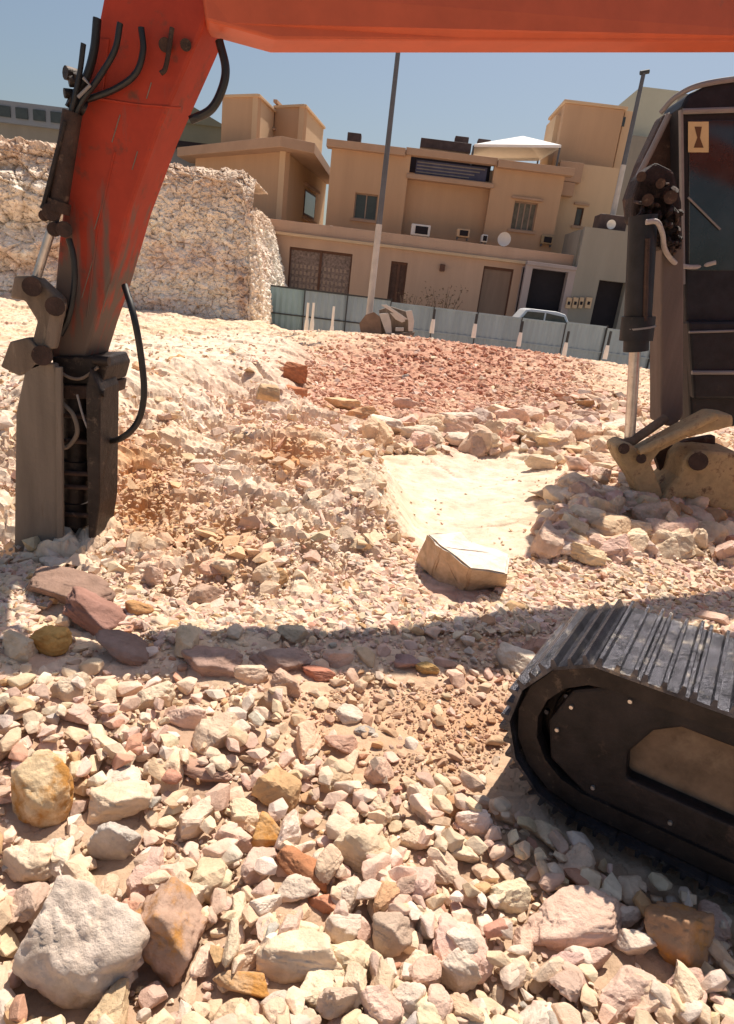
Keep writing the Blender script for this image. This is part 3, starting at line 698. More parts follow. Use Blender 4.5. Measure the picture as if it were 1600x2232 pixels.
for q, (a, b, l_) in enumerate(((262, 250, 60), (300, 330, 40), (230, 420, 80), (205, 560, 90), (330, 180, 35), (240, 620, 70))):
    MB().tube([on(a, b, PY-.001), on(a-l_*.3, b+l_, PY-.001)], .0035, 5).build('scratch', 'mud_steel', stick)
mb = MB()
for a in ([(250, 330), (212, 500), (190, 690)], [(215, 215), (300, 228), (395, 235)]): mb.tube([on(x, y, PY-.002) for x, y in a], .006, 6)
mb.build('weld_bead', 'orange', stick)
mb = MB()
for (a, b, r) in ((360, 98, .035), (405, 98, .03)): MB().tube([on(a, b, PY-.03), on(a, b, PY+.05)], r, 14).build('pin', 'rust_dark', stick, smooth=True)
mb = MB(); mb.tube([on(200, 765, PY+.1), on(245, 785, PY+.1)], .035, 12); mb.tube([on(200, 850, PY+.1), on(232, 856, PY+.1)], .028, 12)
def hose(name, pts, Y, r, material='rubber', parent=EX):
    pts3 = [on(p[0], p[1], Y+(p[2] if len(p) > 2 else 0)) for p in pts]
    return MB().tube(curve(pts3), r, 9).build(name, material, parent, smooth=True)
hose('hose', [(478, 88), (492, 150), (482, 200), (458, 240), (415, 262)], PY+.1, .024)
hose('hose', [(272, 622, .1), (292, 690), (308, 780), (314, 860), (300, 920), (262, 956), (212, 962, .1)], PY, .021)
hose('hose', [(308, 60), (312, 110), (296, 160), (255, 192), (205, 212), (170, 222)], PY-.05, .017)
hose('hose', [(212, 40), (205, 110), (188, 170), (165, 205), (150, 235)], PY-.08, .022)
hose('hose', [(262, 50), (250, 110), (215, 170), (178, 222), (158, 270), (128, 380), (110, 470)], PY-.10, .016)
hose('hose', [(150, 520), (160, 560), (162, 620), (150, 690), (132, 730)], PY-.08, .018)
hose('hose', [(182, 95), (170, 180), (140, 300), (112, 400), (92, 455)], PY-.12, .014)
hose('hose', [(375, 60), (368, 110), (360, 150), (350, 160)], PY-.05, .013, 'rust_dark')
mb = MB()      # valve fittings sticking out at the left
for (a, b, c, e, r) in ((142, 158, 168, 166, .035), (150, 176, 190, 180, .03), (140, 203, 175, 207, .025), (150, 215, 185, 240, .04), (168, 160, 172, 210, .02)):
    mb.tube([on(a, b, PY-.1), on(c, e, PY-.05)], r, 10)
mb.build('valve', 'dark_steel', EX, smooth=True)
MB().tube([on(182, 170, PY-.14), on(196, 186, PY-.14), on(170, 212, PY-.14)], .009, 8).build('pipe', 'trim_grey', EX)
bc = MB().tube([on(158, 245, PY-.10), on(126, 455, PY-.10)], .052, 16).tube([on(129, 438, PY-.10), on(125, 462, PY-.10)], .066, 16).build('bucket_cylinder', 'rust_dark', EX, smooth=True)
MB().tube([on(126, 455, PY-.10), on(72, 630, PY-.10)], .026, 12).build('rod', 'chrome', bc, smooth=True)
MB().tube([on(142, 265, PY-.15), on(95, 450, PY-.15)], .014, 8).build('oil_pipe', 'dark_steel', bc, smooth=True)
mb = MB()
for (a, b, r) in ((112, 462, .05), (140, 500, .045), (118, 500, .04), (96, 470, .03)): MB().tube([on(a, b, PY-.16), on(a, b, PY-.04)], r, 12).build('cylinder_clamp', 'rust_dark', bc, .004)
lk = tr([(30, 600), (75, 600), (130, 650), (135, 690), (108, 720), (90, 790), (62, 800), (62, 770), (80, 700), (52, 655), (20, 650)], PY-.14, .10, 'linkage', 'mud_steel', EX, .015)
tr([(112, 655), (140, 660), (120, 760), (92, 765)], PY-.20, .05, 'link_arm', 'mud_steel', lk, .012)
tr([(20, 745), (60, 735), (95, 770), (90, 800), (40, 820), (0, 800)], PY-.16, .08, 'link_arm', 'mud_steel', lk, .012)
mb = MB()
for a, b, r in ((120, 668, .055), (70, 625, .055), (92, 775, .06)): MB().tube([on(a, b, PY-.23), on(a, b, PY+.02)], r, 14).build('pin', 'rust_dark', lk, smooth=True)
# breaker
BR = MB()
P0, P1 = on(95, 800, PY-.12), on(95, 1205, PY-.12)
br = tr([(52, 815), (75, 790), (118, 792), (130, 840), (133, 1190), (118, 1215), (30, 1222), (34, 900)], PY-.16, .06, 'breaker', 'pale_mud_steel', EX, .012)
tr([(120, 800), (133, 800), (137, 1195), (124, 1212)], PY-.19, .03, 'housing_edge', 'pale_mud_steel', br, .006)
tr([(196, 800), (218, 850), (217, 1100), (207, 1172), (192, 1180), (186, 850)], PY-.14, .30, 'side_plate', 'dark_steel', br, .01)
tr([(130, 850), (205, 850), (200, 1180), (132, 1195)], PY+.08, .05, 'back_plate', 'rust_dark', br, .005)
mb = MB().tube([on(165, 850, PY+.02), on(162, 1130, PY+.02)], .085, 18).tube([on(165, 1000, PY+.02), on(164, 1040, PY+.02)], .10, 18).tube([on(162, 1090, PY+.02), on(162, 1140, PY+.02)], .10, 18)
mb.build('hammer_body', 'dark_steel', br, smooth=True)
mb = MB()
for y in (905, 960, 1030, 1060, 1120): MB().tube([on(136, y, PY-.10), on(200, y+4, PY-.10)], .016, 8).build('tie_bolt', 'rust_dark', br, smooth=True)
MB().tube(curve([on(138, 880, PY-.12), on(160, 905, PY-.14), on(168, 945, PY-.14), on(145, 975, PY-.12), on(125, 965, PY-.17)]), .014, 8).build('hose', 'pale_mud_steel', br, smooth=True)
MB().tube(curve([on(168, 860, PY-.13), on(182, 910, PY-.13), on(196, 945, PY-.13)]), .007, 8).build('pipe', 'trim_grey', br, smooth=True)
MB().tube([on(158, 1130, PY+.02), on(157, 1215, PY+.02), on(156, 1290, PY+.02)], [.06, .058, .02], 14).build('chisel', 'dark_steel', br, smooth=True)
cl = tr([(112, 778), (222, 778), (232, 800), (222, 838), (120, 842)], PY-.05, .40, 'mounting_bracket', 'dark_steel', EX, .012)
tr([(104, 838), (218, 842), (214, 870), (110, 870)], PY-.08, .44, 'bracket_flange', 'rust_dark', cl, .01)
mb = MB().tube([on(205, 785, PY-.08), on(238, 788, PY-.08)], .030, 12).tube([on(200, 853, PY-.10), on(230, 857, PY-.10)], .026, 12).build('bolt', 'dark_steel', cl, smooth=True)
MB().tube(curve([on(118, 800, PY-.09), on(150, 822, PY-.12), on(180, 824, PY-.10), on(214, 800, PY-.09)]), .010, 8).build('pipe', 'mud_steel', cl, smooth=True)

# cab
hs = MB().box(4.4, 7.6, 2.6, 5.0, 1.25, 2.5).build('engine_house', 'boom_orange_lit', EX, .08)
MB().tube([(5.0, 3.6, .8), (5.0, 3.6, 1.3)], .55, 28).build('slew_ring', 'dark_steel', EX, smooth=True)

# track: stadium path in its own plane
LD = np.array([.86, -.51, 0.02]); LD /= np.linalg.norm(LD); WD = np.array([.50, .866, 0]); ZD = np.array([0, 0, 1.0])
TB = np.array([.95, 2.0, 0.03])      # centre of the idler at ground level, near side
RI, TLEN, TW = .325, 3.5, .62
def TP(a, z, w): return TB+LD*a+ZD*(z)+WD*w      # a along, z height above the bottom, w across
tc = .36
trk = MB()
def stad(r):        # closed loop, list of (a, z, tangent angle)
    out = []; n = 0; per = 2*TLEN+2*math.pi*r; m_ = 58
    for k in range(m_):
        s_ = per*k/m_
        if s_ < TLEN: out.append((s_, tc+r, 0.0))
        elif s_ < TLEN+math.pi*r:
            t = (s_-TLEN)/r; out.append((TLEN+r*math.sin(t), tc+r*math.cos(t), t))
        elif s_ < 2*TLEN+math.pi*r: out.append((TLEN-(s_-TLEN-math.pi*r), tc-r, math.pi))
        else:
            t = (s_-2*TLEN-math.pi*r)/r; out.append((-r*math.sin(t), tc-r*math.cos(t), math.pi+t))
    return out, per/m_
pth, pitch = stad(RI)
def loop_band(r1, r2, w0, w1):
    A = []
    for k in range(72):
        t = k/72; per = 2*TLEN+2*math.pi*RI; s_ = t*per
        if s_ < TLEN: c = (s_, 1, 0)
        elif s_ < TLEN+math.pi*RI: q = (s_-TLEN)/RI; c = (TLEN, math.cos(q), math.sin(q))
        elif s_ < 2*TLEN+math.pi*RI: c = (TLEN-(s_-TLEN-math.pi*RI), -1, 0)
        else: q = (s_-2*TLEN-math.pi*RI)/RI; c = (0, -math.cos(q), -math.sin(q))
        for r, w in ((r1, w0), (r2, w0), (r2, w1), (r1, w1)): A.append(TP(c[0]+r*c[2], tc+r*c[1], w))
    Fc = []
    for k in range(72):
        for j in range(4): Fc.append((k*4+j, k*4+(j+1) % 4, ((k+1) % 72)*4+(j+1) % 4, ((k+1) % 72)*4+j))
    return A, Fc
tk = MB().add(*loop_band(RI-.075, RI-.01, TW*.30, TW*.40)).add(*loop_band(RI-.075, RI-.01, TW*.60, TW*.70)).build('track', 'dark_steel', EX, smooth=False)
def shoe_mb(a, z, t):
    T = LD*math.cos(t)-ZD*math.sin(t); N = LD*math.sin(t)+ZD*math.cos(t); c = TP(a, z, 0)
    s_ = MB(); h_ = pitch*.50
    h_ *= 1.04
    prof = [(-h_, 0), (h_, 0), (h_, .013), (h_*.80, .013), (h_*.74, .048), (h_*.60, .048), (h_*.5, .015), (h_*.08, .013), (0.02*h_, .040), (-h_*.12, .040), (-h_*.2, .013), (-h_*.68, .013), (-h_*.76, .042), (-h_*.9, .042), (-h_, .010)]
    s_.prism([c+T*u+N*v for u, v in prof], WD*TW); return s_
ref = shoe_mb(*pth[0]).build('track_shoe', 'track_steel', tk)
for a, z, t in pth[1:]: shoe_mb(a, z, t).build('track_shoe', 'track_steel', tk)
fr = MB()
def tpoly(mb, pts, w0, w1): mb.prism([TP(a, z, w0) for a, z in pts], WD*(w1-w0))
tpoly(fr, [(.34, .20), (.34, .50), (.48, .55), (3.3, .55), (3.4, .20)], .18, TW-.12)
fr = fr.build('track_frame', 'frame_mud', EX, .02)
def disc(mb, a, z, r, w0, w1, n=32): mb.tube([TP(a, z, w0), TP(a, z, w1)], r, n)
idl = MB(); disc(idl, 0, tc, RI-.08, .16, TW-.16); disc(idl, 0, tc, RI-.12, .13, .17)
idl = idl.build('idler_wheel', 'dark_steel', EX, .01)
b2 = MB()
for t_, q_ in ((2.5, .20), (3.05, .22), (.9, .12)): b2 = MB(); disc(b2, q_*math.cos(t_), tc+q_*math.sin(t_), .010, .08, .10, 8); b2.build('bolt', 'track_steel', idl)
MB().add(*loop_band(RI-.085, RI-.006, .045, .11)).build('link_chain', 'dark_steel', tk)
for (q_, w_) in ((.06, tc+.215), (-.13, tc+.10), (-.16, tc-.02), (.02, tc-.20), (.30, tc-.20), (.55, tc-.205), (.62, tc+.215), (1.1, tc+.215)):
    b2 = MB(); disc(b2, q_, w_, .008, .050, .062, 8); b2.build('bolt', 'chrome', fr)  # bright bolts added as specks of glint on the dark guard
spr = MB(); disc(spr, TLEN, tc, RI-.06, .15, TW-.15); spr.build('drive_sprocket', 'dark_steel', EX, .01)
for k in range(6):
    rr = MB(); disc(rr, .55+k*.5, .11+.03, .085, .10, TW-.1, 20); rr.build('roller', 'dark_steel', EX, smooth=True)
pn = MB(); tpoly(pn, [(-.05, tc-.16), (-.05, tc+.2), (3.2, tc+.2), (3.3, tc-.15)], .12, .17); pn.build('side_panel', 'frame_mud', fr, .012)
gd_ = MB(); tpoly(gd_, [(-.16, tc-.16), (-.20, tc), (-.14, tc+.17), (0, tc+.25), (3.2, tc+.25), (3.2, tc+.185), (.24, tc+.185), (.16, tc+.13), (.10, tc), (.12, tc-.10), (3.3, tc-.15), (3.3, tc-.25), (0, tc-.25)], .06, .17); gd_.build('track_guard', 'guard_black', fr, .012)

# ------------------------------------------------------------------ second machine: worn arm with bucket linkage
AY = 6.3
E2 = empty('excavator', on(1480, 930, AY), 'second excavator at right edge: black cab, muddy upright arm, worn yellow bucket linkage', 'excavator')
st2 = tr([(1442, 530), (1470, 515), (1492, 520), (1490, 905), (1472, 932), (1440, 925)], AY+.1, .3, 'stick', 'column_mud', E2, .02)
MB().prism([(1.15, 5.0, 4.15), (3.7, 6.2, 4.05), (5.3, 7.05, 4.05), (5.3, 7.05, 4.4), (3.7, 6.2, 4.34), (1.15, 5.0, 4.28)], (-.10, .24, 0)).build('boom', 'boom_orange_lit', E2, .02)  # unseen boom added above the frame to cast the second shadow band
tr([(1380, 430), (1396, 380), (1430, 352), (1470, 372), (1488, 440), (1490, 540), (1440, 545), (1408, 500), (1378, 480)], AY+.05, .25, 'stick_head', 'black_mud', E2, .03)
cy2 = MB().tube([on(1402, 470, AY-.15), on(1390, 700, AY-.15)], .118, 22).tube([on(1392, 690, AY-.15), on(1386, 742, AY-.15)], .145, 22).tube([on(1387, 740, AY-.15), on(1386, 765, AY-.15)], .11, 22).build('bucket_cylinder', 'cab_black', E2, smooth=True)
MB().tube([on(1391, 712, AY-.15), on(1391, 716, AY-.15)], .150, 22).build('clamp_ring', 'trim_grey', cy2, smooth=True)
MB().tube([on(1384, 765, AY-.15), on(1372, 965, AY-.15)], .050, 14).build('rod', 'chrome', cy2, smooth=True)
MB().tube([on(1412, 520, AY-.28), on(1406, 700, AY-.28)], .020, 8).build('oil_pipe', 'rust_dark', cy2, smooth=True)
MB().tube([on(1352, 968, AY-.2), on(1378, 962, AY-.2), on(1450, 912, AY-.05)], .045, 10).build('link_arm', 'frame_mud', E2, smooth=True)
l2 = tr([(1338, 975), (1358, 962), (1375, 968), (1400, 985), (1560, 900), (1600, 905), (1600, 930), (1500, 955), (1440, 985), (1420, 1010), (1440, 1060), (1455, 1098), (1430, 1100), (1395, 1085), (1380, 1050), (1350, 1005)], AY-.3, .28, 'bucket_link', 'worn_yellow', E2, .03)
MB().tube([on(1392, 985, AY-.36), on(1490, 940, AY-.36), on(1560, 905, AY-.36)], .04, 12).build('link_bar', 'worn_yellow', l2, smooth=True)
ear = tr([(1432, 1100), (1450, 1075), (1480, 1040), (1490, 1000), (1510, 985), (1545, 982), (1620, 990), (1640, 1120), (1560, 1110), (1500, 1085), (1470, 1090), (1450, 1135), (1436, 1130)], AY-.32, .5, 'bucket', 'worn_yellow', E2, .03)
mb = MB()
for a, b, r in ((1398, 1000, .045), (1522, 1006, .085), (1360, 978, .05)): MB().tube([on(a, b, AY-.40), on(a, b, AY)], r, 16).build('pin', 'rust_dark', l2, smooth=True)
tr([(1425, 985), (1500, 960), (1560, 950), (1560, 990), (1490, 1000), (1470, 1050), (1452, 1062)], AY+.05, .1, 'inner_web', 'rust_dark', l2, .01)

# its cab
CYB = 7.2
cab = tr([(1487, 232), (1500, 205), (1560, 172), (1700, 150), (1900, 150), (1900, 930), (1506, 930), (1492, 640)], CYB, .55, 'cab', 'cab_black', E2, .03)
tr([(1502, 262), (1880, 262), (1880, 590), (1502, 590)], CYB-.012, .011, 'side_window', 'cab_glass', cab, .004)
stk = tr([(1500, 265), (1545, 265), (1545, 332), (1500, 332)], CYB-.018, .004, 'warning_sticker', 'sticker', cab)
tr([(1514, 276), (1530, 276), (1526, 300), (1534, 322), (1512, 322), (1520, 300)], CYB-.021, .002, 'printed_figure', 'sticker_ink', stk)
mb = MB().tube([on(1484, 240, CYB-.01), on(1489, 620, CYB-.01)], .022, 8); mb.tube([on(1487, 243, CYB-.02), on(1700, 236, CYB-.02)], .026, 8)
mb.tube([on(1500, 430, CYB-.03), on(1570, 500, CYB-.03)], .010, 8)
mb.build('trim', 'trim_grey', cab, smooth=True)
MB().tube(curve([on(1440, 246, CYB+.2), on(1475, 210, CYB+.1), on(1540, 182, CYB-.02), on(1700, 160, CYB-.02)]), .026, 8).build('roof_rail', 'trim_grey', cab, smooth=True)
MB().tube([on(1458, 250, CYB+.15), on(1424, 320, CYB+.15), on(1382, 402, CYB+.15)], .03, 8).build('handrail', 'trim_grey', cab, smooth=True)
tr([(1448, 248), (1489, 234), (1489, 520), (1470, 545), (1378, 480), (1372, 430), (1400, 350)], CYB+.3, .25, 'front_guard', 'rust_dark', cab, .03)
mb = MB(); CYH = AY+.0
for _ in range(34):
    a, b = random.uniform(1392, 1478), random.uniform(400, 545); c, e = a+random.uniform(-25, 25), b+random.uniform(-10, 35)
    mb.tube(curve([on(a, b, CYH+.03), on((a+c)/2+8, (b+e)/2, CYH-.12), on(c, e, CYH+.04)], 4), random.uniform(.012, .028), 6)
mb.build('hose_bundle', 'black_mud', st2, smooth=True)
mb = MB()
for (a, b, r) in ((1398, 385, .04), (1412, 436, .05), (1440, 400, .04), (1462, 430, .055)): MB().tube([on(a, b, CYH-.15), on(a, b, CYH+.06)], r, 12).build('fitting', 'rust_dark', cab, smooth=True)
hose('hose', [(1408, 484, -1.15), (1432, 484, -1.15), (1444, 510, -1.1), (1450, 545, -1.0), (1475, 575, -.7), (1515, 582), (1560, 572)], CYB-.04, .022, 'grey_hose', cab)
tr([(1500, 700), (1640, 700), (1640, 870), (1512, 870)], CYB-.08, .5, 'lower_body', 'cab_black', cab, .03)
mb = MB().tube([on(1502, 724, CYB-.1), on(1640, 720, CYB-.1)], .013, 8).tube([on(1508, 812, CYB-.1), on(1640, 812, CYB-.1)], .022, 8)
mb.build('step_rail', 'trim_grey', cab, smooth=True)
# ------------------------------------------------------------------ houses
def wall_holes(name, material, parent, Y, x0, x1, z0, z1, holes, depth=.18, th_=.3, bevel=0):
    """wall in the plane y=Y facing the camera, real openings with reveals"""
    xs = sorted({x0, x1, *[h[0] for h in holes], *[h[1] for h in holes]}); zs = sorted({z0, z1, *[h[2] for h in holes], *[h[3] for h in holes]})
    mb = MB()
    for i in range(len(xs)-1):
        for j in range(len(zs)-1):
            a, b, c, e = xs[i], xs[i+1], zs[j], zs[j+1]; mx_, mz = (a+b)/2, (c+e)/2
            if any(h[0] < mx_ < h[1] and h[2] < mz < h[3] for h in holes): continue
            mb.add([(a, Y, c), (b, Y, c), (b, Y, e), (a, Y, e)], [(0, 1, 2, 3)])
    for a, b, c, e in holes:
        mb.add([(a, Y, c), (b, Y, c), (b, Y, e), (a, Y, e), (a, Y+depth, c), (b, Y+depth, c), (b, Y+depth, e), (a, Y+depth, e)], [(0, 1, 5, 4), (1, 2, 6, 5), (2, 3, 7, 6), (3, 0, 4, 7)])
    D = th_
    mb.add([(x0, Y, z0), (x1, Y, z0), (x1, Y, z1), (x0, Y, z1), (x0, Y+D, z0), (x1, Y+D, z0), (x1, Y+D, z1), (x0, Y+D, z1)], [(0, 1, 5, 4), (1, 2, 6, 5), (2, 3, 7, 6), (3, 0, 4, 7)])
    me = bpy.data.meshes.new(name); me.from_pydata(mb.v, [], mb.f)
    return link(name, me, material, parent)
def window(parent, Y, R4, depth=.16, glass='window_glass', frame='frame_tan', bars=1, name='window', sill=True, lintel=False):
    a, b, c, e = R4; w = .05
    mb = MB(); y0, y1 = Y+depth-.06, Y+depth
    mb.box(a, a+w, y0, y1, c, e).box(b-w, b, y0, y1, c, e).box(a+w, b-w, y0, y1, c, c+w).box(a+w, b-w, y0, y1, e-w, e)
    for k in range(bars):
        x = a+(b-a)*(k+1)/(bars+1); mb.box(x-.03, x+.03, y0+.004, y1, c+w, e-w)
    o = mb.build(name, frame, parent)
    MB().box(a+.003, b-.003, Y+depth+.002, Y+depth+.03, c+.003, e-.003).build('pane', glass, o)
    if sill: MB().box(a-.12, b+.12, Y-.10, Y+.003, c-.14, c-.02).build('sill', 'cornice', o)
    if lintel: MB().box(a-.2, b+.2, Y-.14, Y+.003, e+.10, e+.20).build('lintel', 'cornice', o)
    return o
HB = -.6
H0 = empty('townhouse', (2, 36, HB), 'long tan two-storey townhouse with flat roof, garage doors and white rooftop canopy', 'house')
YM = 36.0
xl, xr, _, zt = rect(YM, 722, 330, 1240, 350)
zt = on(980, 338, YM)[2]
w1 = rect(YM, 772, 422, 822, 478); w2 = rect(YM, 1117, 440, 1168, 502); lg = rect(YM, 893, 345, 1078, 388); rc = rect(YM, 880, 396, 1062, 522)
zb = on(980, 540, YM)[2]-2.6
wall_holes('wall', 'wall_tan', H0, YM, xl, xr, HB, zt, [w1, w2, lg, (rc[0], rc[1], HB+.5, rc[3])], depth=.5)
window(H0, YM, w1, .25, 'window_glass', 'frame_tan', 1); window(H0, YM, w2, .25, 'curtain', 'frame_tan', 3, lintel=True)
o = MB().box(rc[0]-.2, rc[1]+.2, YM+.5, YM+.8, HB, rc[3]+.3).build('wall', 'wall_tan', H0)
lo = MB().box(lg[0], lg[1], YM+1.6, YM+1.9, lg[2]-.2, lg[3]+.3).build('loggia_back', 'dark_void', H0)  # painted near-black for the shade deep in the loggia
pv = MB().box(lg[0]+.3, lg[1]-.3, YM+.45, YM+.5, lg[2]+.02, lg[3]-.16).build('shutter', 'louvre', H0)
for k in range(4):
    z = lg[2]+.14+k*(lg[3]-lg[2]-.2)*.22
    MB().box(lg[0]+.35, lg[1]-.4-.25*(3-k), YM+.41, YM+.448, z, z+.05).build('slat', 'trim_grey', pv)
# cornices
def band(name, x0, x1, Y, z0, z1, proud, material='cornice', parent=H0): return MB().box(x0, x1, Y-proud, Y+.3, z0, z1).build(name, material, parent, .02)
band('cornice', xl-.25, lg[0]-.3, YM, zt-.32, zt+.02, .35); band('cornice', lg[1]+.1, xr+.35, YM, zt-.32, zt+.02, .35)
band('cornice', lg[0]-.28, lg[1]+.08, YM, zt-.22, zt+.10, .15); band('string_course', lg[0]-.1, lg[1]+.1, YM, lg[2]-.26, lg[2]-.04, .12)
MB().box(xl, xr, YM+2.0, YM+9, HB, zt-.1).build('roof', 'wall_light_and_lit', H0)
# left block, turned towards the right so that its flank takes the sun
def block_walls(pts, z0, z1, mats, parent, name='wall'):     # footprint polyline, a wall between each pair
    for i in range(len(pts)-1):
        a, b = np.array(pts[i]), np.array(pts[i+1])
        mb = MB(); n = np.array([b[1]-a[1], a[0]-b[0]]); n = n/np.linalg.norm(n)*-.3
        mb.prism([(a[0], a[1], z0), (b[0], b[1], z0), (b[0]+n[0], b[1]+n[1], z0), (a[0]+n[0], a[1]+n[1], z0)], (0, 0, z1-z0)); mb.build(name, mats[i], parent)
cA = on(617, 420, 36.6); lA = on(470, 330, 41); zA = on(640, 330, 36.6)[2]
dirA = np.array([.12, .99]); endA = cA[:2]+dirA*9.5
block_walls([(lA[0]-1.5, lA[1]+1.2), (cA[0], cA[1]), tuple(endA), (endA[0]-7, endA[1]+2)], HB, zA, ['wall_tan', 'wall_light_and_lit', 'wall_tan'], H0)  # flank gets the paler wall copy, sunlight painted into its colour
def slab(pts, z0, z1, material, parent, name): return MB().prism([(p[0], p[1], z0) for p in pts], (0, 0, z1-z0)).build(name, material, parent, .02)
slab([(lA[0]-2.6, lA[1]+1.2), (cA[0]-.1, cA[1]-1.1), (cA[0]+1.5, cA[1]-.4), (endA[0]+.6, endA[1]), (endA[0]-8, endA[1]+2)], zA-.05, zA+.42, 'cornice', H0, 'roof')
# flank window
def flank_window(px0, py0, px1, py1, base, dr, parent):
    def hit(px, py):
        dd = ray(px, py); A = np.array([[dr[0], -dd[0]], [dr[1], -dd[1]]]); s_, t = np.linalg.solve(A, CAM[:2]-base[:2]); return s_, (CAM+dd*t)[2]
    s0, _ = hit(px0, (py0+py1)/2); s1, _ = hit(px1, (py0+py1)/2); _, zT = hit((px0+px1)/2, py0); _, zB = hit((px0+px1)/2, py1)
    n = np.array([dr[1], -dr[0]])
    def q(s_, o_, z): return (base[0]+dr[0]*s_+n[0]*o_, base[1]+dr[1]*s_+n[1]*o_, z)
    def bx(a, b, o0, o1, c, e): return MB().prism([q(a, o0, c), q(b, o0, c), q(b, o1, c), q(a, o1, c)], (0, 0, e-c))
    w = bx(s0, s1, .003, .03, zB, zT).build('window', 'frame_brown', parent)
    bx(s0+.1, s1-.1, .03, .04, zB+.1, zT-.1).build('pane', 'window_glass', w)
    bx(s0-.3, s1+.3, 0, .22, zT+.15, zT+.3).build('lintel', 'cornice', w); bx(s0-.2, s1+.2, 0, .18, zB-.25, zB-.12).build('sill', 'cornice', w)
flank_window(662, 418, 686, 474, cA, dirA, H0)
# towers on the left roof
def tower(pxl, pxc, pxr, ytop, ybot, Y, parent, ml='wall_tan', mr='wall_light_and_lit', win=None):  # mr: paler copy that paints sunlight onto the right side
    c = on(pxc, ytop, Y); l = on(pxl, ytop, Y+1.0); zT = c[2]; zB = on(pxc, ybot, Y)[2]-1.2
    dr = np.array([.12, .99])
    dd = ray(pxr, ytop+15); A = np.array([[dr[0], -dd[0]], [dr[1], -dd[1]]]); s_, t = np.linalg.solve(A, CAM[:2]-c[:2])
    e = c[:2]+dr*s_
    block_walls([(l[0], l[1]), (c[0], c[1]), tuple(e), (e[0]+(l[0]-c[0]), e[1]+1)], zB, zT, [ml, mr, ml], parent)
    slab([(l[0]-.12, l[1]), (c[0]-.05, c[1]-.15), (c[0]+.12, c[1]-.1), (e[0]+.12, e[1]), (e[0]+(l[0]-c[0]), e[1]+1)], zT, zT+.14, 'wall_light_and_lit', parent, 'roof')
    if win: flank_window(*win, c, dr, parent)
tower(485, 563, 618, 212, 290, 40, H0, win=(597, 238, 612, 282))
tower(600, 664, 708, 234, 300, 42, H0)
# right-hand part of the house, set back
YR = 37.2
r1 = rect(YR, 1236, 352, 1352, 372); wr = rect(YR, 1254, 452, 1270, 492); zR = on(1290, 360, YR)[2]
wall_holes('wall', 'wall_light_and_lit', H0, YR, xr-.3, r1[1], HB, zR, [wr], depth=.2); window(H0, YR, wr, .15, 'window_glass', 'frame_brown', 0, lintel=True)
band('cornice', xr-.2, xr+1.0, YR, zR-.95, zR-.05, .5, 'cornice')
MB().box(xr+.1, xr+.75, YR-.5, YR, zR-1.6, zR-.97).build('bracket', 'cornice', H0, .02)
t1 = rect(38.5, 1216, 230, 1346, 400); MB().box(t1[0], t1[1], 38.5, 42, t1[2]-2, t1[3]).build('tower', 'wall_tan', H0, .02)
MB().box(t1[0]-.1, t1[1]+.12, 38.4, 42.1, t1[3]+.003, t1[3]+.14).build('roof', 'wall_light_and_lit', H0, .02)
t2 = rect(38.9, 1346, 240, 1372, 400); MB().box(t2[0]+.01, t2[1], 38.9, 41.5, t2[2]-2, t2[3]).build('tower', 'wall_light_and_lit', H0, .02)  # sunlit side of the tower, its brightness painted with the paler wall
t3 = rect(39.2, 1206, 250, 1222, 320); MB().box(t3[0], t3[1]-.02, 39.2, 41.5, t3[2]-2, t3[3]).build('tower', 'wall_light_and_lit', H0, .02)
hw = rect(38.9, 1352, 255, 1362, 276); MB().box(hw[0], hw[1], 38.86, 38.898, hw[2], hw[3]).build('window', 'window_glass', H0)
# ground-floor wing with garage doors
YG = 33.0
gt = on(850, 508, YG)[2]; gm = on(850, 541, YG)[2]
gx0, gx1 = on(560, 600, YG)[0], on(1142, 600, YG)[0]
gd = rect(YG, 628, 545, 765, 640); d1 = rect(YG, 848, 570, 884, 660); g2 = rect(YG, 1046, 582, 1112, 690)
holes = [(gd[0], gd[1], HB+.1, gd[3]), (d1[0], d1[1], HB+.1, d1[3]), (g2[0], g2[1], HB+.1, g2[3])]
wall_holes('wall', 'wall_pink', H0, YG, gx0, gx1, HB, gm, holes, depth=.22)
band('string_course', gx0, gx1+3.2, YG, gm+.002, gm+.14, .22, 'wall_light_and_lit')
MB().box(gx0, gx1+3.0, YG-.05, YG+.2, gm+.144, gt).build('parapet', 'wall_pink', H0, .01)
MB().box(gx0, gx1, YG+.31, YM-.01, gm-.2, gm+.1).build('terrace', 'wall_tan', H0)
def leaf_door(R4, n, material, frame, parent, name):
    a, b, c, e = R4; mb = MB(); y0 = YG+.13; w = .07
    mb.box(a, a+w, y0, y0+.07, c, e).box(b-w, b, y0, y0+.07, c, e).box(a+w, b-w, y0, y0+.07, e-.12, e)
    for k in range(1, n): x = a+(b-a)*k/n; mb.box(x-.06, x+.06, y0, y0+.068, c, e-.12)
    o = mb.build(name, frame, parent); MB().box(a+.004, b-.004, y0+.075, y0+.12, c, e-.004).build('leaf', material, o); return o
o = leaf_door(holes[0], 2, 'garage_mesh', 'frame_brown', H0, 'garage_door')
mb = MB(); a, b, c, e = holes[0]
for k in range(10):
    z = c+.3+k*.3
    for j in range(14): 
        x = a+.15+j*(b-a-.3)/14; mb.box(x, x+.10, YG+.19, YG+.203, z, z+.16)
mb.build('lattice', 'frame_tan', o)
leaf_door(holes[1], 2, 'door_brown', 'frame_brown', H0, 'door'); leaf_door(holes[2], 1, 'garage_tan', 'frame_brown', H0, 'garage_door')
mb = MB()
wl = on(964, 583, YG); MB().box(wl[0]-.12, wl[0]+.12, YG-.16, YG-.003, wl[2]-.18, wl[2]+.14).build('wall_lamp', 'frame_brown', H0, .03)
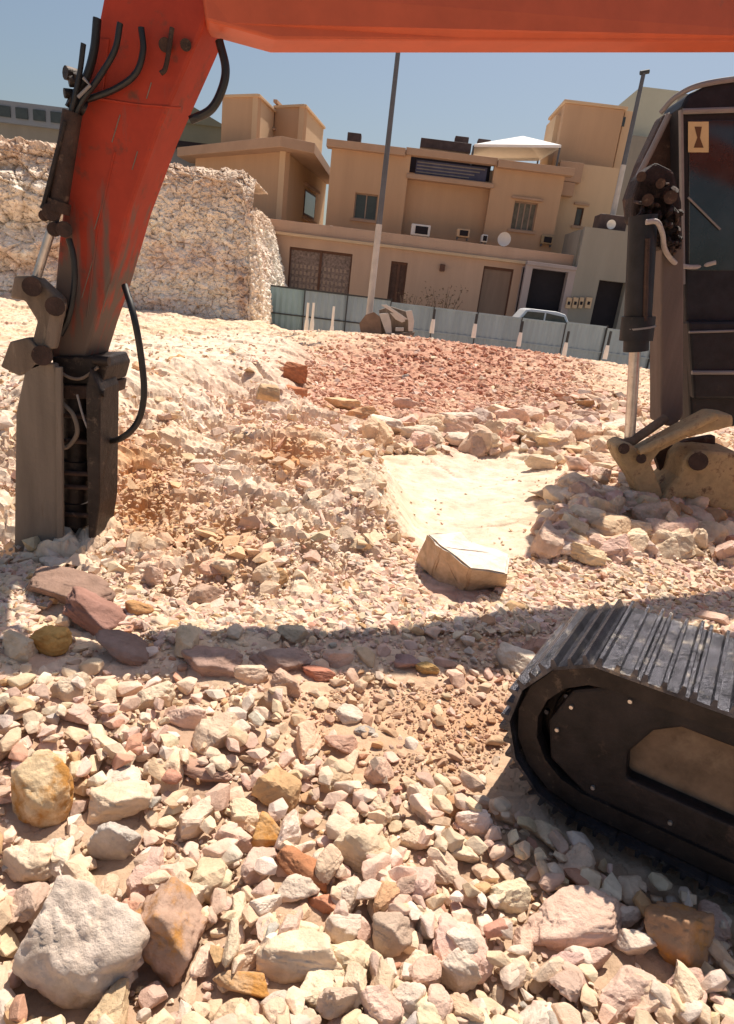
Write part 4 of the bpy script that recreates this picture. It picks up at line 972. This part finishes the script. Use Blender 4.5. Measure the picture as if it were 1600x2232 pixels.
# rooftop canopy, roof units
tp = on(1030, 320, 37.5); tq = on(1215, 322, 37.5); ta = on(1140, 300, 38.5)
tb = [np.array([tp[0], 36.6, tp[2]-.05]), np.array([tq[0], 36.6, tq[2]-.05]), np.array([tq[0]-.2, 41, tq[2]+.1]), np.array([tp[0]+.2, 41, tp[2]+.1])]
cn = empty('roof_canopy', (ta[0], 38.5, zt), 'white low pyramid tent canopy on the townhouse roof', 'canopy')
tm = MB(); apx = np.array([ta[0], 38.6, ta[2]+.1])
tm.add(tb+[apx]+[p-np.array([0, 0, .12]) for p in tb], [(0, 1, 4), (1, 2, 4), (2, 3, 4), (3, 0, 4), (0, 5, 6, 1), (1, 6, 7, 2), (2, 7, 8, 3), (3, 8, 5, 0)]); tm.build('fabric', 'tent_white', cn)
for p in tb: MB().tube([(p[0]*.995, p[1]+.1, zt-.2), (p[0]*.995, p[1]+.1, p[2]-.05)], .05, 8).build('pole', 'pole_metal', cn)
def unit(x0, y0, x1, y1, Y, material, name, label, cat, group=None, parts=True):
    a, b, c, e = rect(Y, x0, y0, x1, y1)
    o = empty(name, ((a+b)/2, Y, c), label, cat, group)
    MB().box(a, b, Y-.001, Y+.6, c, e).build('casing', material, o, .03)
    if parts:
        m_ = MB(); m_.box(a+(b-a)*.22, b-(b-a)*.12, Y-.025, Y-.003, c+(e-c)*.16, e-(e-c)*.16); m_.build('grille', 'dark_void', o)
        MB().box(a+.03, a+.1, Y+.1, Y+.4, c-.12, c-.001).build('foot', 'pole_metal', o); MB().box(b-.1, b-.03, Y+.1, Y+.4, c-.12, c-.001).build('foot', 'pole_metal', o)
    return o
unit(757, 289, 787, 308, 38, 'roof_dark', 'roof_box', 'small dark box on the roof left of the tall pole', 'roof unit', parts=False)
unit(916, 306, 1028, 328, 38.2, 'roof_dark', 'roof_box', 'long dark reddish box on the roof left of the white canopy', 'roof unit', parts=False)
unit(992, 297, 1022, 312, 39, 'roof_dark', 'water_tank', 'squat dark tank standing behind the long roof box', 'tank', parts=False)
unit(1042, 303, 1070, 314, 39.5, 'roof_dark', 'water_tank', 'low dark tank half behind the left edge of the white canopy', 'tank', parts=False)
unit(896, 489, 938, 514, YM-.9, 'white_paint', 'air_conditioner', 'white framed air conditioner with dark grille on the terrace ledge', 'air conditioner', 'air conditioners on the terrace ledge')
unit(996, 499, 1024, 517, YM-.9, 'wall_light_and_lit', 'air_conditioner', 'tan air conditioner right of the white framed one', 'air conditioner', 'air conditioners on the terrace ledge')
unit(1050, 511, 1063, 528, YM-.9, 'white_paint', 'air_conditioner', 'narrow white unit at the right end of the terrace ledge', 'air conditioner', 'air conditioners on the terrace ledge')
def dish(px, py, r, Y, name, label):
    c = on(px, py, Y); o = empty(name, (c[0], Y, c[2]-.6), label, 'satellite dish')
    v = [(c[0], Y, c[2])]; f = []; n = 18
    for k in range(n):
        t = k*2*math.pi/n; v.append((c[0]+r*math.cos(t), Y-.18, c[2]+r*math.sin(t)))
    f = [(0, 1+k, 1+(k+1) % n) for k in range(n)]; v2 = [(a, b+.04, c_) for a, b, c_ in v]; f2 = [(0, 1+(k+1) % n, 1+k) for k in range(n)]
    MB().add(v, f).add(v2, f2).build('bowl', 'white_paint', o, smooth=True); MB().tube([(c[0], Y+.05, c[2]), (c[0], Y+.1, c[2]-.7)], .03, 8).build('mast', 'pole_metal', o)
dish(1098, 522, .33, YM-1, 'satellite_dish', 'round pale satellite dish at the right end of the terrace ledge')
dish(722, 505, .26, YM-2.8, 'satellite_dish', 'small pale satellite dish above the double garage door')
unit(1180, 513, 1206, 532, YM-.3, 'worn_yellow', 'air_conditioner', 'yellowish old air conditioner hanging on the wall below the right window', 'air conditioner')

# grey annex on the right
H1_ = empty('annex', (12, 32, HB), 'grey rendered annex with two dark openings and meter boxes', 'house')
YN = 32.0
ax0, ax1 = on(1140, 620, YN)[0], on(1560, 640, YN)[0]
nzl = on(1190, 582, YN)[2]; o1 = rect(YN, 1153, 588, 1232, 672); o2 = rect(YN, 1296, 612, 1356, 708)
um = on(1262, 560, YN)[0]; nzh = on(1310, 498, YN)[2]
wall_holes('wall', 'wall_mauve', H1_, YN, ax0, um, HB, nzl, [(o1[0], o1[1], o1[2]-.1, o1[3])], depth=.5)
wall_holes('wall', 'wall_grey', H1_, YN, um+.003, ax1, HB, nzh, [(o2[0], o2[1], HB+.1, o2[3])], depth=.5)
MB().box(ax0, ax1, YN+.52, YN+.7, HB, nzl-.1).build('dark_backing', 'dark_void', H1_)  # near-black box painted in for the unlit inside behind the openings
MB().box(ax0, um, YN+.71, YM-.4, HB, nzl-.05).build('roof', 'wall_mauve', H1_); MB().box(um+.01, ax1, YN+.71, YM-.4, HB, nzh-.05).build('roof', 'wall_grey', H1_)
band('cornice', ax0, um, YN, nzl+.002, nzl+.16, .1, 'wall_mauve', H1_)
for (x0, x1) in ((1233, 1246), (1247, 1260), (1261, 1272), (1275, 1290)):
    a, b, c, e = rect(YN, x0, 648, x1-2, 672); m_ = MB().box(a, b, YN-.14, YN-.003, c, e).build('meter_box', 'wall_light_and_lit', H1_, .02); MB().box((a+b)/2-.06, (a+b)/2+.06, YN-.15, YN-.142, c+.15, c+.3).build('dial', 'dark_void', m_)
dk = rect(YN+.8, 1306, 468, 1368, 500)
o = MB().box(dk[0], dk[1], YN+.8, YN+1.8, nzh-.05, dk[3]).build('water_tank', 'roof_dark', None, .05); tag(o, 'dark box-shaped tank on the annex roof at the foot of the thin pole', 'tank')
dish(1330, 490, .2, YN+.5, 'satellite_dish', 'little white dish on the annex roof by the dark tank')
# pale tall block behind
H2_ = empty('apartment_block', (20, 52, HB), 'pale green-grey tall block behind the thin pole at right', 'building')
a, b, c, e = rect(52, 1385, 192, 1470, 300); wp = MB().box(a, b, 52, 60, HB, e).build('wall', 'wall_pale', H2_)
a, b, c, e2 = rect(53, 1440, 205, 1560, 300); MB().box(a, b, 53, 60, HB, e2).build('wing', 'wall_grey', H2_)
a, b, c, e = rect(50, 1375, 298, 1440, 345); MB().box(a, b, 50, 51.9, HB, e).build('balcony', 'wall_grey', H2_, label='darker lower storey of the tall block')
# far-off roofs on the left, above the bank
H3_ = empty('far_building', (-26, 60, HB), 'blue-grey flat-roofed building far beyond the rock bank on the left', 'building')
a, b, c, e = rect(60, -150, 222, 186, 300); MB().box(a, b, 60, 66, HB, e-.5).build('wall', 'wall_grey', H3_); MB().box(a-.3, b+.3, 59.6, 66.3, e-1.6, e).build('roof', 'wall_far', H3_)
for k in range(9):
    x = a+(b-a)*(k+.5)/9; MB().box(x-.5, x+.5, 59.5, 59.59, e-1.2, e-.4).build('window', 'window_glass', H3_)
H4_ = empty('shed', (-13, 48, HB), 'olive-roofed low building between the stick and the townhouse tower', 'building')
a, b, c, e = rect(48, 380, 262, 500, 305); MB().box(a, b, 48, 54, HB, e-.3).build('wall', 'green_roof', H4_)
MB().prism([(a, 47.8, e-.3), (b, 47.8, e-.3), ((a+b)/2-.6, 47.8, e+.7)], (0, 6.4, 0)).build('roof', 'green_roof', H4_)
a, b, c, e = rect(44, 395, 318, 474, 352); H5_ = empty('awning', ((a+b)/2, 44, c), 'black-edged awning over pale shutters behind the rock bank', 'awning')
MB().box(a-1, b, 43, 45.5, e-.25, e).build('canopy', 'dark_void', H5_); MB().box(a-1, b-.3, 44.2, 44.4, HB, e-.26).build('shutter', 'wall_far', H5_); MB().box(b-.3, b, 43.9, 44.5, HB, e-.26).build('post', 'dark_void', H5_)

# ------------------------------------------------------------------ site fence
YF = 27.0
FN = empty('hoarding_fence', (4, YF, -.6), 'corrugated grey-blue sheet hoarding along the far side of the site', 'fence')
topz = 1.9-19*YF/F_PX
edges = [560, 662, 755, 850, 945, 1042, 1140, 1238, 1330, 1440, 1560, 1700]
for k in range(len(edges)-1):
    a, b = on(edges[k], 690, YF)[0], on(edges[k+1], 690, YF)[0]-.04; zt_ = topz+(.10 if k < 3 else (0.0 if k != 7 else .06))
    n = int((b-a)/.12); v = []; f = []
    for j in range(n+1):
        x = a+(b-a)*j/n; yo = YF+(.05 if j % 2 else 0)
        v += [(x, yo, -.6), (x, yo, zt_)]
    f = [(2*j, 2*j+2, 2*j+3, 2*j+1) for j in range(n)]
    v2 = [(x, y+.015, z) for x, y, z in v]
    p = MB().add(v, f).add(v2, f).build('panel', 'fence_teal' if k < 1 else 'fence_grey', FN)
    MB().box(a, b, YF-.03, YF-.005, zt_-.06, zt_).build('rail', 'fence_dark' if k < 3 else 'fence_grey', p); MB().box(a, b, YF-.03, YF-.005, .55, .60).build('rail', 'fence_dark' if k < 3 else 'fence_grey', p)
    MB().box(b, b+.038, YF-.06, YF+.06, -.6, zt_+.03).build('post', 'fence_dark', FN)
mb = MB()
def delineator(px, ytop, Y, dark_top, label, h=.75):
    t = on(px, ytop, Y); o = empty('delineator_post', (t[0], Y, t[2]-h), label, 'post', 'delineator posts by the hoarding')
    z0 = t[2]-h
    MB().tube([(t[0], Y, z0), (t[0], Y, t[2])], [.05, .045], 10).build('tube', 'fence_dark' if dark_top else 'white_paint', o, smooth=True)
    MB().tube([(t[0], Y, z0-.5), (t[0], Y, z0-.18), (t[0], Y, z0)], [.085, .08, .06], 12).build('foot', 'white_paint', o, smooth=True)
delineator(672, 660, 25.2, False, 'white delineator post close left of its twin, by the teal panel', .6)
delineator(684, 660, 25.2, False, 'white delineator post just right of its twin by the teal panel', .6)
delineator(728, 668, 24.8, False, 'lone tall white delineator post between teal panel and lamp pole', .7)
delineator(948, 674, 24.6, True, 'black delineator post with white foot nearest the white sacks', .35)
delineator(1040, 684, 24.6, True, 'black delineator post with white foot below the tan garage door', .35)
delineator(1140, 700, 24.6, True, 'short black delineator post in front of the white car', .4)
delineator(1240, 722, 24.6, True, 'short black delineator post right of the white car', .4)
delineator(1332, 722, 24.6, True, 'rightmost black delineator post, close to the digger cylinder', .5)

# lamp pole and thin pole
YP = 24.0
pb = on(803, 700, YP); LP = empty('street_lamp', (pb[0], YP, pb[2]-.6), 'very tall dark tapering lamp pole rising beside the worn bucket behind the red mound', 'street lamp')
H_ = 13.5
MB().tube([(pb[0], YP, pb[2]-.5), (pb[0], YP, pb[2]+3.2)], [.125, .105], 14).build('lower_pole', 'pole_pale', LP, smooth=True)
MB().tube([(pb[0], YP, pb[2]+3.2), (pb[0], YP, H_)], [.098, .055], 14).build('upper_pole', 'pole_metal', LP, smooth=True)  # darkness against the bright sky painted into the upper part
MB().tube([(pb[0], YP, H_), (pb[0]+.5, YP, H_+.25), (pb[0]+1.3, YP, H_+.35)], .04, 8).build('bracket', 'pole_metal', LP, smooth=True)
MB().box(pb[0]+1.2, pb[0]+1.9, YP-.15, YP+.15, H_+.26, H_+.4).build('lamp_head', 'pole_metal', LP, .04)
YB = 22.9
bk = empty('digger_bucket', on(840, 735, YB), 'worn bucket with brown side plate and pale ribs at the lamp pole foot', 'digger bucket')
tr([(788, 735), (783, 705), (797, 686), (815, 680), (828, 690), (832, 736)], YB, .06, 'side_plate', 'base_brown', bk, .01)
tr([(828, 690), (826, 676), (850, 668), (895, 682), (902, 700), (898, 735), (832, 736)], YB+.35, .5, 'shell', 'mud_steel', bk, .02)
tr([(826, 684), (846, 682), (852, 700), (854, 728), (844, 734), (836, 712)], YB+.02, .10, 'rib', 'pole_pale', bk, .015)
tr([(884, 678), (898, 676), (903, 700), (900, 722), (890, 722), (890, 700)], YB+.02, .10, 'rib', 'pole_pale', bk, .015)
tr([(850, 682), (868, 684), (884, 700), (876, 703), (862, 696)], YB+.05, .10, 'rib', 'pole_pale', bk, .015)
tr([(830, 664), (842, 664), (890, 696), (880, 697)], YB+.04, .06, 'cross_bar', 'pole_pale', bk, .01)
tr([(862, 714), (880, 714), (880, 722), (862, 722)], YB+.04, .08, 'lug', 'pole_pale', bk, .01)
tr([(838, 727), (905, 724), (900, 736), (885, 742), (840, 740)], YB-.02, .15, 'cutting_edge', 'pale_mud_steel', bk, .02)
tpx = on(1403, 160, 34); bpx = on(1337, 462, 34)
T2_ = empty('roof_mast', (tpx[0], 34, nzh-.2), 'thin pale leaning-looking mast with a dark cap above the annex roof', 'mast')
zm = tpx[2]*.45+nzh*.55
MB().tube([(tpx[0], 34, nzh-.2), (tpx[0], 34, zm)], [.14, .12], 12).build('lower_tube', 'pole_pale', T2_, smooth=True); MB().tube([(tpx[0], 34, zm), (tpx[0], 34, tpx[2])], [.11, .09], 12).build('upper_tube', 'pole_metal', T2_, smooth=True)
MB().tube([(tpx[0]-.16, 34, tpx[2]), (tpx[0]+.22, 34, tpx[2]+.1)], .09, 10).build('cap', 'fence_dark', T2_, smooth=True)

# white car behind the hoarding
def car():
    Yc = 29.0; a, b, c, e = rect(Yc, 1105, 672, 1200, 700); z0 = HB
    o = empty('parked_car', ((a+b)/2, Yc, z0), 'white car parked behind the hoarding, only its roof and windows showing', 'car')
    L = b-a; L = 3.4; x0 = a-.5; x1 = x0+L; zt_ = e
    prof = [(0, .35), (0, .62), (.04, .70), (.22, .76), (.33, .98), (.40, 1.0), (.70, 1.0), (.82, .97), (.93, .74), (1, .70), (1, .35), (.9, .22), (.08, .22)]
    H = zt_-z0
    MB().prism([(x0+L*u, Yc-.8, z0+H*v) for u, v in prof], (0, 1.6, 0)).build('body', 'car_white', o, .06)
    MB().prism([(x0+L*u, Yc-.806, z0+H*v) for u, v in ((.27, .78), (.35, .95), (.56, .96), (.56, .78))], (0, 1.612, 0)).build('window', 'window_glass', o)
    MB().prism([(x0+L*u, Yc-.806, z0+H*v) for u, v in ((.58, .78), (.58, .96), (.80, .93), (.88, .78))], (0, 1.612, 0)).build('window', 'window_glass', o)
    for u in (.18, .82):
        for y in (Yc-.82, Yc+.62): MB().tube([(x0+L*u, y, z0+.32), (x0+L*u, y+.2, z0+.32)], .32, 18).build('wheel', 'tyre', o)
car()
# dry shrub in front of the garage wall
def shrub(px, py, Y, w, h, label, n=260):
    c = on(px, py, Y); o = empty('shrub', (c[0], Y, HB), label, 'shrub'); mb = MB(); lf = MB()
    for k in range(12):
        a = random.uniform(-1, 1); tip = (c[0]+a*w, Y+random.uniform(-.3, .3), c[2]+random.uniform(-.1, 1)*h)
        mb.tube([(c[0]+a*.08, Y, HB), ((c[0]*1.2+tip[0]*.8)/2, Y, (c[2]+HB)/2+.3), tip], [.035, .025, .008], 5)
        for _ in range(n//12):
            t = random.uniform(.5, 1.05); p = np.array([c[0]+a*w*t, tip[1], HB+(tip[2]-HB)*t])+np.array([random.gauss(0, .16), random.gauss(0, .12), random.gauss(0, .12)])
            u = np.array([random.gauss(0, 1) for _ in range(3)]); u /= np.linalg.norm(u); v = np.cross(u, [.3, .5, .8]); s_ = random.uniform(.04, .09)
            lf.add([p-u*s_, p+v*s_*.5, p+u*s_, p-v*s_*.5], [(0, 1, 2, 3)])
    mb.build('stems', 'base_brown', o); lf.build('foliage', 'leaf_dry', o)
shrub(968, 655, 31.5, .95, .75, 'sparse dry brown shrub in front of the ground-floor wall')
shrub(893, 655, 30.5, .5, .25, 'low dry shrub beside the dark brown door', 120)
